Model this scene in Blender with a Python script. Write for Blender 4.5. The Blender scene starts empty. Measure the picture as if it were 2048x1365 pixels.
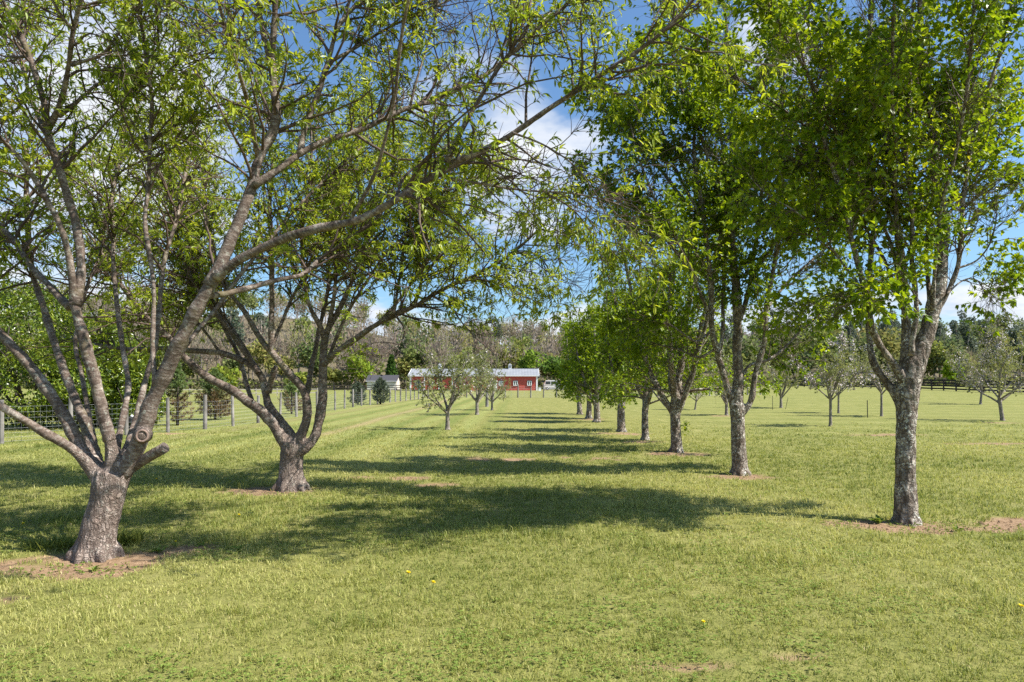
import bpy, math, random
import numpy as np
from mathutils import Vector

# ------------------------------------------------------------------ basics
F, CX, VH, CAMZ = 1400.0, 1024.0, 772.0, 1.6      # camera model of the photo (2048 px wide)
HILL = 17.0
SC = bpy.context.scene
COL = SC.collection
RNG = np.random.default_rng(7)
rnd = random.Random(11)


def ss(a, b, x):
    t = np.clip((np.asarray(x, float) - a) / (b - a), 0, 1)
    return t * t * (3 - 2 * t)


def _hash(ix, iy, iz, seed=0):
    h = (ix.astype(np.int64) * 374761393 + iy.astype(np.int64) * 668265263 + iz.astype(np.int64) * 2147483647 + seed * 974711) & 0xFFFFFFFF
    h = ((h ^ (h >> 13)) * 1274126177) & 0xFFFFFFFF
    h = (h ^ (h >> 16)) & 0xFFFFFFFF
    return h.astype(float) / 4294967295.0


def vn3(p, seed=0):
    p = np.asarray(p, float)
    i = np.floor(p).astype(np.int64)
    f = p - i
    f = f * f * (3 - 2 * f)
    r = 0
    for dx in (0, 1):
        for dy in (0, 1):
            for dz in (0, 1):
                w = (f[..., 0] if dx else 1 - f[..., 0]) * (f[..., 1] if dy else 1 - f[..., 1]) * (f[..., 2] if dz else 1 - f[..., 2])
                r = r + w * _hash(i[..., 0] + dx, i[..., 1] + dy, i[..., 2] + dz, seed)
    return r


def fbm2(x, y, sc, seed=0, oct=3):
    p = np.stack([np.asarray(x) * sc, np.asarray(y) * sc, np.zeros_like(np.asarray(x, float))], -1)
    r, a, tot = 0, 1.0, 0
    for o in range(oct):
        r = r + a * vn3(p * 2 ** o + 17.3 * o, seed + o)
        tot += a
        a *= .5
    return r / tot


def gz(x, y):
    x = np.asarray(x, float)
    y = np.asarray(y, float)
    z = 0.0075 * np.clip(y - 45, 0, 105)
    z = z + 0.8 * ss(8, 45, x) * ss(30, 110, y)
    z = z + HILL * ss(160, 330, y) + 15 * ss(-15, -110, x) * ss(155, 300, y)
    z = z + (fbm2(x, y, .35, 3, 2) - .5) * .07 * ss(400, 60, y)
    return z


def g1(x, y):
    return float(gz(np.array([x]), np.array([y]))[0])


def _gs(x, y):
    def q(a, b, t):
        t = min(1, max(0, (t - a) / (b - a)))
        return t * t * (3 - 2 * t)
    return 0.0075 * min(105, max(0, y - 45)) + .8 * q(8, 45, x) * q(30, 110, y) + HILL * q(160, 330, y) + 15 * q(-15, -110, x) * q(155, 300, y)


def ground_at(u, v):
    y = 3.0
    k, m = (u - CX) / F, (v - VH) / F
    while CAMZ - m * y > _gs(k * y, y) and y < 400:
        y *= 1.003
    for _ in range(4):
        y = (CAMZ - g1(k * y, y)) / m
    return (k * y, y, g1(k * y, y))


def at(u, v, y):
    return ((u - CX) / F * y, y, CAMZ - (v - VH) / F * y)


# ------------------------------------------------------------------ object helpers
def tag(o, label=None, cat=None, group=None, kind=None):
    if label: o['label'] = label
    if cat: o['category'] = cat
    if group: o['group'] = group
    if kind: o['kind'] = kind
    return o


def empty(name, loc, label=None, cat=None, group=None, rz=0):
    o = bpy.data.objects.new(name, None)
    o.empty_display_size = .2
    o.location = loc
    o.rotation_euler = (0, 0, rz)
    COL.objects.link(o)
    return tag(o, label, cat, group)


def mesh_np(name, V, faces, mats, parent=None, attrs=None, smooth=False, midx=None):
    me = bpy.data.meshes.new(name)
    V = np.ascontiguousarray(V, dtype=np.float32)
    me.vertices.add(len(V))
    me.vertices.foreach_set('co', V.ravel())
    faces = [np.asarray(f, dtype=np.int32) for f in faces if len(f)]
    loops = np.concatenate([f.ravel() for f in faces])
    tot = np.concatenate([np.full(len(f), f.shape[1], np.int32) for f in faces])
    start = np.concatenate([[0], np.cumsum(tot)[:-1]]).astype(np.int32)
    me.loops.add(len(loops))
    me.loops.foreach_set('vertex_index', loops)
    me.polygons.add(len(tot))
    me.polygons.foreach_set('loop_start', start)
    try:
        me.polygons.foreach_set('loop_total', tot)
    except Exception:
        pass
    if not isinstance(mats, (list, tuple)):
        mats = [mats]
    for m in mats:
        me.materials.append(m)
    if midx is not None:
        me.polygons.foreach_set('material_index', np.asarray(midx, np.int32))
    me.polygons.foreach_set('use_smooth', np.full(len(tot), bool(smooth)))
    for k, a in (attrs or {}).items():
        a = np.asarray(a, np.float32)
        if a.ndim == 1:
            at_ = me.attributes.new(k, 'FLOAT', 'POINT')
            at_.data.foreach_set('value', a)
        else:
            at_ = me.attributes.new(k, 'FLOAT_COLOR', 'POINT')
            at_.data.foreach_set('color', np.ascontiguousarray(a).ravel())
    me.update(calc_edges=True)
    o = bpy.data.objects.new(name, me)
    COL.objects.link(o)
    if parent is not None:
        o.parent = parent
    return o


def copy_tree(o, parent=None):
    c = o.copy()
    COL.objects.link(c)
    if parent is not None:
        c.parent = parent
    for ch in [q for q in bpy.data.objects if q.parent == o]:
        copy_tree(ch, c)
    return c


class MB:
    """collects boxes / prisms / tubes for one mesh"""
    def __init__(s):
        s.v, s.q, s.t, s.n = [], [], [], 0

    def raw(s, V, quads=(), tris=()):
        V = np.asarray(V, float)
        s.v.append(V)
        if len(quads): s.q.append(np.asarray(quads) + s.n)
        if len(tris): s.t.append(np.asarray(tris) + s.n)
        s.n += len(V)

    def box(s, c, d, rz=0, bev=0):
        x, y, z = [a / 2 for a in d]
        V = np.array([(i * x, j * y, k * z) for k in (-1, 1) for j in (-1, 1) for i in (-1, 1)])
        if rz:
            ca, sa = math.cos(rz), math.sin(rz)
            V = V @ np.array([[ca, sa, 0], [-sa, ca, 0], [0, 0, 1]])
        s.raw(V + np.array(c), [(0, 2, 3, 1), (4, 5, 7, 6), (0, 1, 5, 4), (2, 6, 7, 3), (0, 4, 6, 2), (1, 3, 7, 5)])

    def tube(s, P, R, sides=8, cap=True):
        V, Q, T = tubes(np.asarray(P, float)[None], np.asarray(R, float)[None], sides, cap)
        s.raw(V, Q, T)

    def build(s, name, mat, parent=None, smooth=False, attrs=None):
        fs = []
        if s.q: fs.append(np.concatenate(s.q))
        if s.t: fs.append(np.concatenate(s.t))
        return mesh_np(name, np.concatenate(s.v), fs, mat, parent, attrs, smooth)


def nrm(a):
    return a / np.maximum(np.linalg.norm(a, axis=-1, keepdims=True), 1e-9)


def tubes(P, R, sides, cap=False):
    """P (N,n,3), R (N,n) -> verts, quads, tris"""
    N, n, _ = P.shape
    T = nrm(np.gradient(P, axis=1))
    m = nrm(P[:, -1] - P[:, 0])
    ax = np.argmin(np.abs(m), axis=1)
    ref = np.eye(3)[ax][:, None, :]
    X = nrm(np.cross(T, ref))
    Y = np.cross(T, X)
    a = np.arange(sides) / sides * 2 * math.pi
    V = P[:, :, None, :] + R[:, :, None, None] * (np.cos(a)[None, None, :, None] * X[:, :, None, :] + np.sin(a)[None, None, :, None] * Y[:, :, None, :])
    idx = np.arange(N * n * sides).reshape(N, n, sides)
    A = idx[:, :-1]
    B = idx[:, 1:]
    Q = np.stack([A, np.roll(A, -1, 2), np.roll(B, -1, 2), B], -1).reshape(-1, 4)
    V = V.reshape(-1, 3)
    tr = np.zeros((0, 3), int)
    if cap:
        c = np.concatenate([P[:, 0], P[:, -1]])
        k = len(V) + np.arange(2 * N)
        s0, s1 = idx[:, 0], idx[:, -1]
        t0 = np.stack([np.roll(s0, -1, 1), s0, np.repeat(k[:N, None], sides, 1)], -1).reshape(-1, 3)
        t1 = np.stack([s1, np.roll(s1, -1, 1), np.repeat(k[N:, None], sides, 1)], -1).reshape(-1, 3)
        V = np.concatenate([V, c])
        tr = np.concatenate([t0, t1])
    return V, Q, tr


# ------------------------------------------------------------------ materials
class NT:
    def __init__(s, name):
        s.m = bpy.data.materials.new(name)
        s.m.use_nodes = True
        s.t = s.m.node_tree
        s.t.nodes.clear()
        s.out = s.n('ShaderNodeOutputMaterial')

    def n(s, t, **k):
        q = s.t.nodes.new(t)
        for a, b in k.items():
            setattr(q, a, b)
        return q

    def l(s, a, b):
        s.t.links.new(a, b)

    def ramp(s, fac, stops):
        r = s.n('ShaderNodeValToRGB')
        e = r.color_ramp.elements
        while len(e) < len(stops): e.new(.5)
        for i, (p, c) in enumerate(stops):
            e[i].position = p
            e[i].color = (*c, 1) if len(c) == 3 else c
        s.l(fac, r.inputs[0])
        return r.outputs[0]

    def noise(s, vec, sc, det=4, rough=.55, out=0):
        q = s.n('ShaderNodeTexNoise')
        q.inputs['Scale'].default_value = sc
        q.inputs['Detail'].default_value = det
        q.inputs['Roughness'].default_value = rough
        if vec is not None: s.l(vec, q.inputs['Vector'])
        return q.outputs[out]

    def mapv(s, vec, sc=(1, 1, 1), loc=(0, 0, 0)):
        q = s.n('ShaderNodeMapping')
        q.inputs['Scale'].default_value = sc
        q.inputs['Location'].default_value = loc
        s.l(vec, q.inputs[0])
        return q.outputs[0]

    def mix(s, fac, a, b, typ='MIX'):
        q = s.n('ShaderNodeMix', data_type='RGBA', blend_type=typ)
        for sock, val in ((q.inputs[0], fac), (q.inputs[6], a), (q.inputs[7], b)):
            if hasattr(val, 'links'): s.l(val, sock)
            elif isinstance(val, (int, float)): sock.default_value = val
            else: sock.default_value = (*val, 1)
        return q.outputs[2]

    def math(s, op, a, b=None, c=None):
        q = s.n('ShaderNodeMath', operation=op)
        for i, val in enumerate((a, b, c)):
            if val is None: continue
            if hasattr(val, 'links'): s.l(val, q.inputs[i])
            else: q.inputs[i].default_value = val
        return q.outputs[0]

    def attr(s, name, out='Fac'):
        q = s.n('ShaderNodeAttribute')
        q.attribute_name = name
        return q.outputs[out]

    def obj(s):
        return s.n('ShaderNodeTexCoord').outputs['Object']

    def principled(s, col, rough=.8, spec=.3, bump=None, bstr=.3, bdist=.02, metal=0):
        p = s.n('ShaderNodeBsdfPrincipled')
        if hasattr(col, 'links'): s.l(col, p.inputs['Base Color'])
        else: p.inputs['Base Color'].default_value = (*col, 1)
        p.inputs['Roughness'].default_value = rough
        p.inputs['Specular IOR Level'].default_value = spec
        p.inputs['Metallic'].default_value = metal
        if bump is not None:
            b = s.n('ShaderNodeBump')
            b.inputs['Strength'].default_value = bstr
            b.inputs['Distance'].default_value = bdist
            s.l(bump, b.inputs['Height'])
            s.l(b.outputs[0], p.inputs['Normal'])
        return p.outputs[0]

    def done(s, sh):
        s.l(sh, s.out.inputs[0])
        return s.m


def leaf_mat(name, stops, trans=.4, rough=.42, spec=.45, tboost=(1.5, 1.35, .6)):
    t = NT(name)
    c = t.ramp(t.attr('tint'), stops)
    p = t.principled(c, rough, spec)
    tr = t.n('ShaderNodeBsdfTranslucent')
    t.l(t.mix(1.0, c, tboost, 'MULTIPLY'), tr.inputs[0])
    mx = t.n('ShaderNodeMixShader')
    mx.inputs[0].default_value = trans
    t.l(p, mx.inputs[1])
    t.l(tr.outputs[0], mx.inputs[2])
    return t.done(mx.outputs[0])


def plain(name, col, rough=.7, spec=.3, var=.15, sc=8, metal=0):
    t = NT(name)
    f = t.noise(t.obj(), sc, 5)
    lo = tuple(x * (1 - var) for x in col)
    hi = tuple(min(1, x * (1 + var)) for x in col)
    return t.done(t.principled(t.ramp(f, [(.3, lo), (.7, hi)]), rough, spec, metal=metal))


def bark_peach(name, dark, mid, light, lichen=.5):
    t = NT(name)
    o = t.obj()
    al = t.attr('along')
    big = t.noise(o, 5.5, 6, .65)
    # horizontal lenticel rings: narrow bands along the limb, broken up by noise
    cmb = t.n('ShaderNodeCombineXYZ')
    t.l(t.math('MULTIPLY', al, 26), cmb.inputs[2])
    va = t.n('ShaderNodeVectorMath', operation='ADD')
    t.l(t.mapv(o, (16, 16, 16)), va.inputs[0])
    t.l(cmb.outputs[0], va.inputs[1])
    rings = t.noise(va.outputs[0], 1.0, 5, .62)
    base = t.ramp(rings, [(.32, dark), (.5, mid), (.66, light)])
    patch = t.ramp(big, [(.38, tuple(x * .62 for x in dark)), (.56, mid), (.68, light)])
    c = t.mix(.6, base, patch)
    fine = t.noise(o, 70, 6, .7)
    c = t.mix(.75, c, t.ramp(fine, [(.35, (.35, .33, .32)), (.62, (1.15, 1.15, 1.15))]), 'MULTIPLY')
    lm = t.math('MULTIPLY', t.math('GREATER_THAN', t.noise(o, 26, 5, .7), .585), t.ramp(t.noise(o, 2.6, 3), [(.44, (0, 0, 0)), (.6, (lichen, lichen, lichen))]))
    c = t.mix(lm, c, (.40, .43, .36))
    moss = t.ramp(t.noise(t.mapv(o, (1, 1, 1), (5, 3, 1)), 4.5, 4), [(.56, (0, 0, 0)), (.7, (.5, .5, .5))])
    c = t.mix(moss, c, (.13, .115, .035))
    h = t.math('ADD', t.math('MULTIPLY', rings, .6), t.math('MULTIPLY', fine, .5))
    return t.done(t.principled(c, .78, .3, h, .9, .012))


def bark_fissured(name, dark, light, scale=14, zsq=.28, lichen=.35, warm=(.22, .15, .09), lcol=(.42, .42, .35)):
    t = NT(name)
    o = t.obj()
    w = t.n('ShaderNodeVectorMath', operation='ADD')
    t.l(t.mapv(o, (1, 1, zsq)), w.inputs[0])
    q = t.n('ShaderNodeVectorMath', operation='SCALE')
    t.l(t.noise(o, 9, 3, .6, 1), q.inputs[0])
    q.inputs['Scale'].default_value = .09
    t.l(q.outputs[0], w.inputs[1])
    def ridge(vec, sc, det):
        return t.math('ABSOLUTE', t.math('MULTIPLY_ADD', t.noise(vec, sc, det, .55), 2, -1))
    r1 = ridge(w.outputs[0], scale, 3)
    r2 = ridge(t.mapv(o, (.45, .45, 1.1), (3, 1, 2)), scale * 1.1, 3)
    rr = t.math('MINIMUM', r1, t.math('MULTIPLY_ADD', r2, 1.5, .05))
    crack = t.ramp(rr, [(.0, (0, 0, 0)), (.06, (.25, .25, .25)), (.26, (1, 1, 1))])
    fine = t.noise(o, 60, 6, .7)
    med = t.noise(t.mapv(o, (1, 1, .4)), 11, 5, .6)
    plate = t.ramp(med, [(.33, warm), (.5, tuple((a + b) / 2 for a, b in zip(dark, light))), (.66, light)])
    c = t.mix(crack, dark, plate)
    c = t.mix(.55, c, t.ramp(fine, [(.3, (.35, .33, .3)), (.66, (1.0, 1.0, 1.0))]), 'MULTIPLY')
    lm = t.math('MULTIPLY', t.math('GREATER_THAN', t.noise(o, 34, 5, .7), .56), t.ramp(t.noise(o, 5, 3), [(.45, (0, 0, 0)), (.6, (lichen,) * 3)]))
    c = t.mix(lm, c, lcol)
    h = t.math('ADD', crack, t.math('MULTIPLY', fine, .6))
    return t.done(t.principled(c, .85, .2, h, 1.0, .014))


M = {}
M['peach_leaf'] = leaf_mat('peach_leaf', [(0, (.065, .11, .012)), (.35, (.22, .30, .026)), (.8, (.42, .48, .05)), (.96, (.52, .52, .08)), (1, (.36, .20, .06))], .5)
M['pear_leaf'] = leaf_mat('pear_leaf', [(0, (.040, .085, .006)), (.4, (.155, .245, .010)), (.85, (.34, .42, .02)), (1, (.50, .47, .04))], .48, .38, .3)
M['apple_leaf'] = leaf_mat('apple_leaf', [(0, (.12, .15, .05)), (.6, (.25, .28, .11)), (1, (.42, .42, .24))], .35, .6, .3)
M['laurel_leaf'] = leaf_mat('laurel_leaf', [(0, (.015, .04, .005)), (.5, (.13, .19, .014)), (1, (.40, .44, .045))], .25, .3, .5)
M['pine_leaf'] = leaf_mat('pine_leaf', [(0, (.20, .13, .08)), (.35, (.20, .15, .08)), (.6, (.10, .15, .055)), (1, (.20, .27, .09))], .2, .6, .2)
M['spruce_leaf'] = leaf_mat('spruce_leaf', [(0, (.05, .07, .045)), (.6, (.11, .14, .095)), (1, (.18, .21, .15))], .15, .6, .2)
M['blossom'] = plain('apple_blossom', (.60, .53, .53), .7, .2, .1)
M['peach_bark'] = bark_peach('peach_bark', (.065, .042, .032), (.19, .14, .11), (.55, .49, .43))
M['peach_trunk'] = bark_fissured('peach_trunk_bark', (.15, .11, .09), (.62, .51, .44), 20, .22, .4, (.37, .275, .225))
M['peach_twig'] = plain('peach_twig_bark', (.095, .065, .05), .7, .3, .35, 30)
M['pear_bark'] = bark_fissured('pear_bark', (.09, .066, .048), (.66, .58, .49), 11, .5, .9, (.36, .27, .19), (.74, .73, .63))
M['pear_twig'] = plain('pear_twig_bark', (.115, .085, .06), .75, .3, .35, 25)
M['apple_bark'] = plain('apple_bark', (.20, .175, .15), .85, .2, .5, 9)
M['cut_wood'] = plain('weathered_cut_wood', (.12, .095, .08), .85, .2, .45, 40)
M['heart'] = plain('dark_heartwood', (.075, .055, .045), .9, .15, .7, 55)
M['cut_rim'] = plain('healed_bark_rim', (.24, .17, .14), .8, .2, .3, 35)
M['post_wood'] = plain('weathered_post_wood', (.20, .185, .17), .9, .15, .55, 2.5)
M['wire'] = plain('galvanised_wire', (.40, .41, .41), .5, .5, .1, 5, .2)
M['black_board'] = plain('black_painted_board', (.018, .016, .016), .7, .3, .3, 6)
M['dark_board'] = plain('dark_brown_board', (.06, .048, .042), .8, .2, .3, 6)
M['pale_board'] = plain('pale_weathered_board', (.30, .27, .23), .9, .1, .25, 6)
M['steel_post'] = plain('dark_steel_post', (.03, .035, .03), .6, .4, .3, 20)
M['white_paint'] = plain('white_paint', (.80, .80, .79), .5, .3, .04, 6)
M['cream_paint'] = plain('cream_siding', (.66, .62, .53), .6, .3, .06, 3)
M['dark_roof'] = plain('dark_shingle_roof', (.06, .058, .065), .85, .2, .25, 12)
M['glass'] = plain('dark_window_glass', (.03, .04, .045), .12, .6, .3, 3)
M['black_trim'] = plain('dark_window_trim', (.03, .028, .03), .6, .3, .2, 5)
M['blue_plastic'] = plain('blue_plastic', (.02, .17, .42), .4, .5, .1, 4)
M['rubber'] = plain('black_rubber', (.02, .02, .02), .8, .2, .2, 9)
M['car_paint'] = plain('white_car_paint', (.72, .73, .74), .25, .6, .03, 3)
M['chrome'] = plain('grey_wheel_metal', (.4, .4, .41), .35, .5, .1, 4, .8)
M['dandelion'] = plain('dandelion_yellow', (.85, .70, .02), .6, .2, .1, 60)
M['weed_leaf'] = leaf_mat('weed_leaf', [(0, (.10, .16, .025)), (1, (.24, .31, .07))], .35, .7, .15)


def barn_red():
    t = NT('red_board_siding')
    o = t.obj()
    w = t.n('ShaderNodeTexWave', wave_type='BANDS', bands_direction='X')
    w.inputs['Scale'].default_value = 1.6
    t.l(o, w.inputs['Vector'])
    n = t.noise(t.mapv(o, (3, 3, .4)), 2, 5)
    c = t.ramp(n, [(.3, (.42, .075, .058)), (.7, (.54, .11, .085))])
    c = t.mix(t.ramp(w.outputs[1], [(0, (.35,) * 3), (.12, (0,) * 3)]), c, (.2, .03, .025))
    return t.done(t.principled(c, .75, .2, w.outputs[1], .4, .02))


def roof_metal():
    t = NT('standing_seam_roof')
    o = t.obj()
    w = t.n('ShaderNodeTexWave', wave_type='BANDS', bands_direction='X')
    w.inputs['Scale'].default_value = .55
    t.l(o, w.inputs['Vector'])
    c = t.ramp(t.noise(o, .8, 4), [(.3, (.19, .20, .215)), (.7, (.25, .26, .275))])
    c = t.mix(t.ramp(w.outputs[1], [(0, (.5,) * 3), (.08, (0,) * 3)]), c, (.25, .27, .3))
    return t.done(t.principled(c, .75, .2, w.outputs[1], .5, .03))


M['barn_red'] = barn_red()
M['roof_metal'] = roof_metal()

# ------------------------------------------------------------------ tree toolkit
PEAR_T = (np.array([(0, 0, 0), (-.5, .42, .13), (.5, .42, .13), (0, .5, 0), (0, 1, -.16)]), np.array([(0, 2, 3), (0, 3, 1), (1, 3, 4), (3, 2, 4)]))
PEACH_T = (np.array([(0, 0, 0), (-.5, .3, .05), (.5, .3, .05), (-.42, .64, -.08), (.42, .64, -.08), (0, 1, -.34), (0, .3, -.02), (0, .64, -.16)]),
           np.array([(0, 2, 6), (0, 6, 1), (1, 6, 7), (1, 7, 3), (6, 2, 4), (6, 4, 7), (3, 7, 5), (7, 4, 5)]))
QUAD_T = (np.array([(-.5, 0, 0), (.5, 0, 0), (.5, 1, 0), (-.5, 1, 0)]), np.array([(0, 1, 2), (0, 2, 3)]))
NEED_T = (np.array([(-.5, 0, 0), (.5, 0, 0), (0, 1, 0)]), np.array([(0, 1, 2)]))


def leaves(P, D, Nn, L, W, tmpl):
    T, Fc = tmpl
    y = nrm(D)
    x = nrm(np.cross(y, Nn))
    z = np.cross(x, y)
    V = P[:, None, :] + (T[None, :, 0, None] * W[:, None, None]) * x[:, None] + (T[None, :, 1, None] * L[:, None, None]) * y[:, None] + (T[None, :, 2, None] * L[:, None, None]) * z[:, None]
    k = len(T)
    Fa = (Fc[None] + (np.arange(len(P)) * k)[:, None, None]).reshape(-1, Fc.shape[1])
    return V.reshape(-1, 3), Fa


def grow(S, D, L, n, wig, trop, rng):
    N = len(S)
    P = np.zeros((N, n, 3))
    P[:, 0] = S
    d = nrm(D)
    for i in range(1, n):
        d = nrm(d + rng.normal(0, wig, (N, 3)) + np.asarray(trop) * (i / n))
        P[:, i] = P[:, i - 1] + d * (L / (n - 1))[:, None]
    return P


def sample(P, k, f0, f1, rng):
    N, n, _ = P.shape
    f = rng.uniform(f0, f1, (N, k)).ravel()
    pi = np.repeat(np.arange(N), k)
    x = f * (n - 1)
    i = np.minimum(x.astype(int), n - 2)
    a = (x - i)[:, None]
    pos = P[pi, i] * (1 - a) + P[pi, i + 1] * a
    return pos, nrm(P[pi, i + 1] - P[pi, i]), f, pi


def fork(tan, ang, rng, bias=(0, 0, 0)):
    r = rng.normal(0, 1, tan.shape) + np.asarray(bias)
    perp = nrm(r - (r * tan).sum(1, keepdims=True) * tan)
    return nrm(tan * np.cos(ang)[:, None] + perp * np.sin(ang)[:, None])


def resample(P, step=.06, smooth=5):
    P = np.asarray(P, float)
    s = np.concatenate([[0], np.cumsum(np.linalg.norm(np.diff(P, axis=0), axis=1))])
    n = max(4, int(s[-1] / step) + 1)
    t = np.linspace(0, s[-1], n)
    Q = np.stack([np.interp(t, s, P[:, i]) for i in range(3)], 1)
    for _ in range(smooth):
        Q[1:-1] = (Q[:-2] + 2 * Q[1:-1] + Q[2:]) / 4
    return Q, t


def remesh_join(parts, voxel, name, mat, parent, disp=.012):
    mb = MB()
    for P, R in parts:
        mb.tube(P, R, 20, True)
    tmp = mb.build('tmp_' + name, mat)
    md = tmp.modifiers.new('r', 'REMESH')
    md.mode = 'VOXEL'
    md.voxel_size = voxel
    sm = tmp.modifiers.new('s', 'SMOOTH')
    sm.factor = .5
    sm.iterations = 6
    dg = bpy.context.evaluated_depsgraph_get()
    me = bpy.data.meshes.new_from_object(tmp.evaluated_get(dg))
    bpy.data.objects.remove(tmp)
    n = len(me.vertices)
    co = np.zeros(n * 3, np.float32)
    me.vertices.foreach_get('co', co)
    no = np.zeros(n * 3, np.float32)
    me.vertices.foreach_get('normal', no)
    co = co.reshape(-1, 3).astype(float)
    no = no.reshape(-1, 3)
    q = co * np.array([1, 1, .45])
    d = (vn3(co * 4 + 3, 1) - .5) * 1.6 + (1 - np.abs(vn3(q * 17 + 9, 2) * 2 - 1)) * .9 - .45 + (vn3(q * 45, 3) - .5) * .5
    co = co + no * (d * disp)[:, None]
    me.vertices.foreach_set('co', co.astype(np.float32).ravel())
    al = me.attributes.new('along', 'FLOAT', 'POINT')
    al.data.foreach_set('value', co[:, 2].astype(np.float32))
    me.polygons.foreach_set('use_smooth', np.ones(len(me.polygons), bool))
    me.materials.clear()
    me.materials.append(mat)
    me.update()
    o = bpy.data.objects.new(name, me)
    COL.objects.link(o)
    o.parent = parent
    return o


def limb_obj(name, P, R, mat, parent, sides=14, amp=.1, seed=0):
    P = P.copy()
    V, Q, T = tubes(P[None], R[None], sides, True)
    n = len(P)
    al = np.concatenate([[0], np.cumsum(np.linalg.norm(np.diff(P, axis=0), axis=1))])
    along = np.concatenate([np.repeat(al, sides), [0, al[-1]]])
    cen = np.concatenate([np.repeat(P, sides, 0), P[[0, -1]]])
    rad = np.concatenate([np.repeat(R, sides), R[[0, -1]]])
    off = V - cen
    k = 1 + amp * ((vn3(V * 7 + seed, 4) - .5) * 2 + (vn3(V * 22 + seed, 5) - .5) * 1.2)
    V = cen + off * k[:, None]
    return mesh_np(name, V, [Q, T], mat, parent, {'along': along}, True)


def tint_from(P, n, rng, lo=0, hi=1):
    c = vn3(P * 2.2 + 5, 9) * .45 + rng.beta(2, 2.6, len(P)) * .75 - .1
    return np.clip(lo + (hi - lo) * c, 0, 1)


def crown_from_limbs(limbs, rng, sp):
    """limbs: list of (P,R,leafy_start). returns twig verts/faces and leaf arrays"""
    S, D, FR, RR = [], [], [], []
    for P, R, f0 in limbs:
        if f0 >= 1: continue
        s = np.concatenate([[0], np.cumsum(np.linalg.norm(np.diff(P, axis=0), axis=1))])
        L = s[-1] * (1 - f0)
        k = max(2, int(L * sp['den1']))
        t = rng.uniform(f0, 1, k) * s[-1]
        pos = np.stack([np.interp(t, s, P[:, i]) for i in range(3)], 1)
        T = nrm(np.gradient(P, axis=0))
        tan = nrm(np.stack([np.interp(t, s, T[:, i]) for i in range(3)], 1))
        S.append(pos); D.append(tan); FR.append(t / s[-1]); RR.append(np.interp(t, s, R))
    S, D, FR, RR = map(np.concatenate, (S, D, FR, RR))
    N = len(S)
    d = fork(D, rng.uniform(*sp['ang1'], N), rng, sp.get('bias1', (0, 0, 0)))
    L = rng.uniform(*sp['len1'], N) * sp['lenf'](S, FR)
    P1 = grow(S, d, L, 8, sp['wig'], sp['trop1'], rng)
    if 'keep' in sp:
        kk = sp['keep'](P1[:, -1]); P1, L, RR = P1[kk], L[kk], RR[kk]
    r1 = np.minimum((.0035 + .0055 * L) * sp.get('r1k', 1), RR * .6)
    R1 = r1[:, None] * np.linspace(1, .3, 8)[None]
    pos, tan, f, pi = sample(P1, sp['n2'], .12, 1, rng)
    d2 = fork(tan, rng.uniform(.5, 1.1, len(pos)), rng, sp.get('bias2', (0, 0, 0)))
    L2 = rng.uniform(*sp['len2'], len(pos)) * (1 - .45 * f)
    P2 = grow(pos, d2, L2, 5, sp['wig'], sp['trop2'], rng)
    R2 = np.full(len(P2), .0026 * sp.get('r1k', 1) ** .6)[:, None] * np.linspace(1, .45, 5)[None]
    V1, Q1, _ = tubes(P1, R1, 5)
    V2, Q2, _ = tubes(P2, R2, 3)
    tw = (np.concatenate([V1, V2]), np.concatenate([Q1, Q2 + len(V1)]))
    # leaves: clusters along the twigs, plus a whorl at every tip
    bare = rng.uniform(0, 1, len(P2)) < sp['bare']
    pl = P2[~bare]
    a, ta, fa, _ = sample(pl, sp['n3'], .15, 1, rng)
    b, tb, fb, _ = sample(pl, sp['ntip'], .96, 1, rng)
    c, tc, fc, _ = sample(P1, sp.get('n1l', 3), .3, 1, rng)
    P = np.concatenate([a, b, c])
    T = np.concatenate([ta, tb, tc])
    n = len(P)
    D = fork(T, rng.uniform(.5, 1.25, n), rng) + np.array([0, 0, sp['droop']]) + rng.normal(0, .15, (n, 3))
    Nn = nrm(rng.normal(0, .55, (n, 3)) + np.array([.25, -.1, .8]))
    Ln = rng.uniform(*sp['leaf'], n)
    W = Ln * rng.uniform(*sp['asp'], n)
    keep = np.ones(n, bool)
    if 'keep' in sp: keep = sp['keep'](P)
    # a crown has gaps: thin the leaves by a low-frequency noise
    keep &= vn3(P * sp.get('gapsc', 1.4) + 31, 6) > sp.get('gap', .3) * rng.uniform(.6, 1.3, n)
    P, D, Nn, Ln, W = P[keep], D[keep], Nn[keep], Ln[keep], W[keep]
    V, Fc = leaves(P, D, Nn, Ln, W, sp['tmpl'])
    tint = np.repeat(tint_from(P, 1, rng), len(sp['tmpl'][0]))
    return tw, (V, Fc, tint), P


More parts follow.
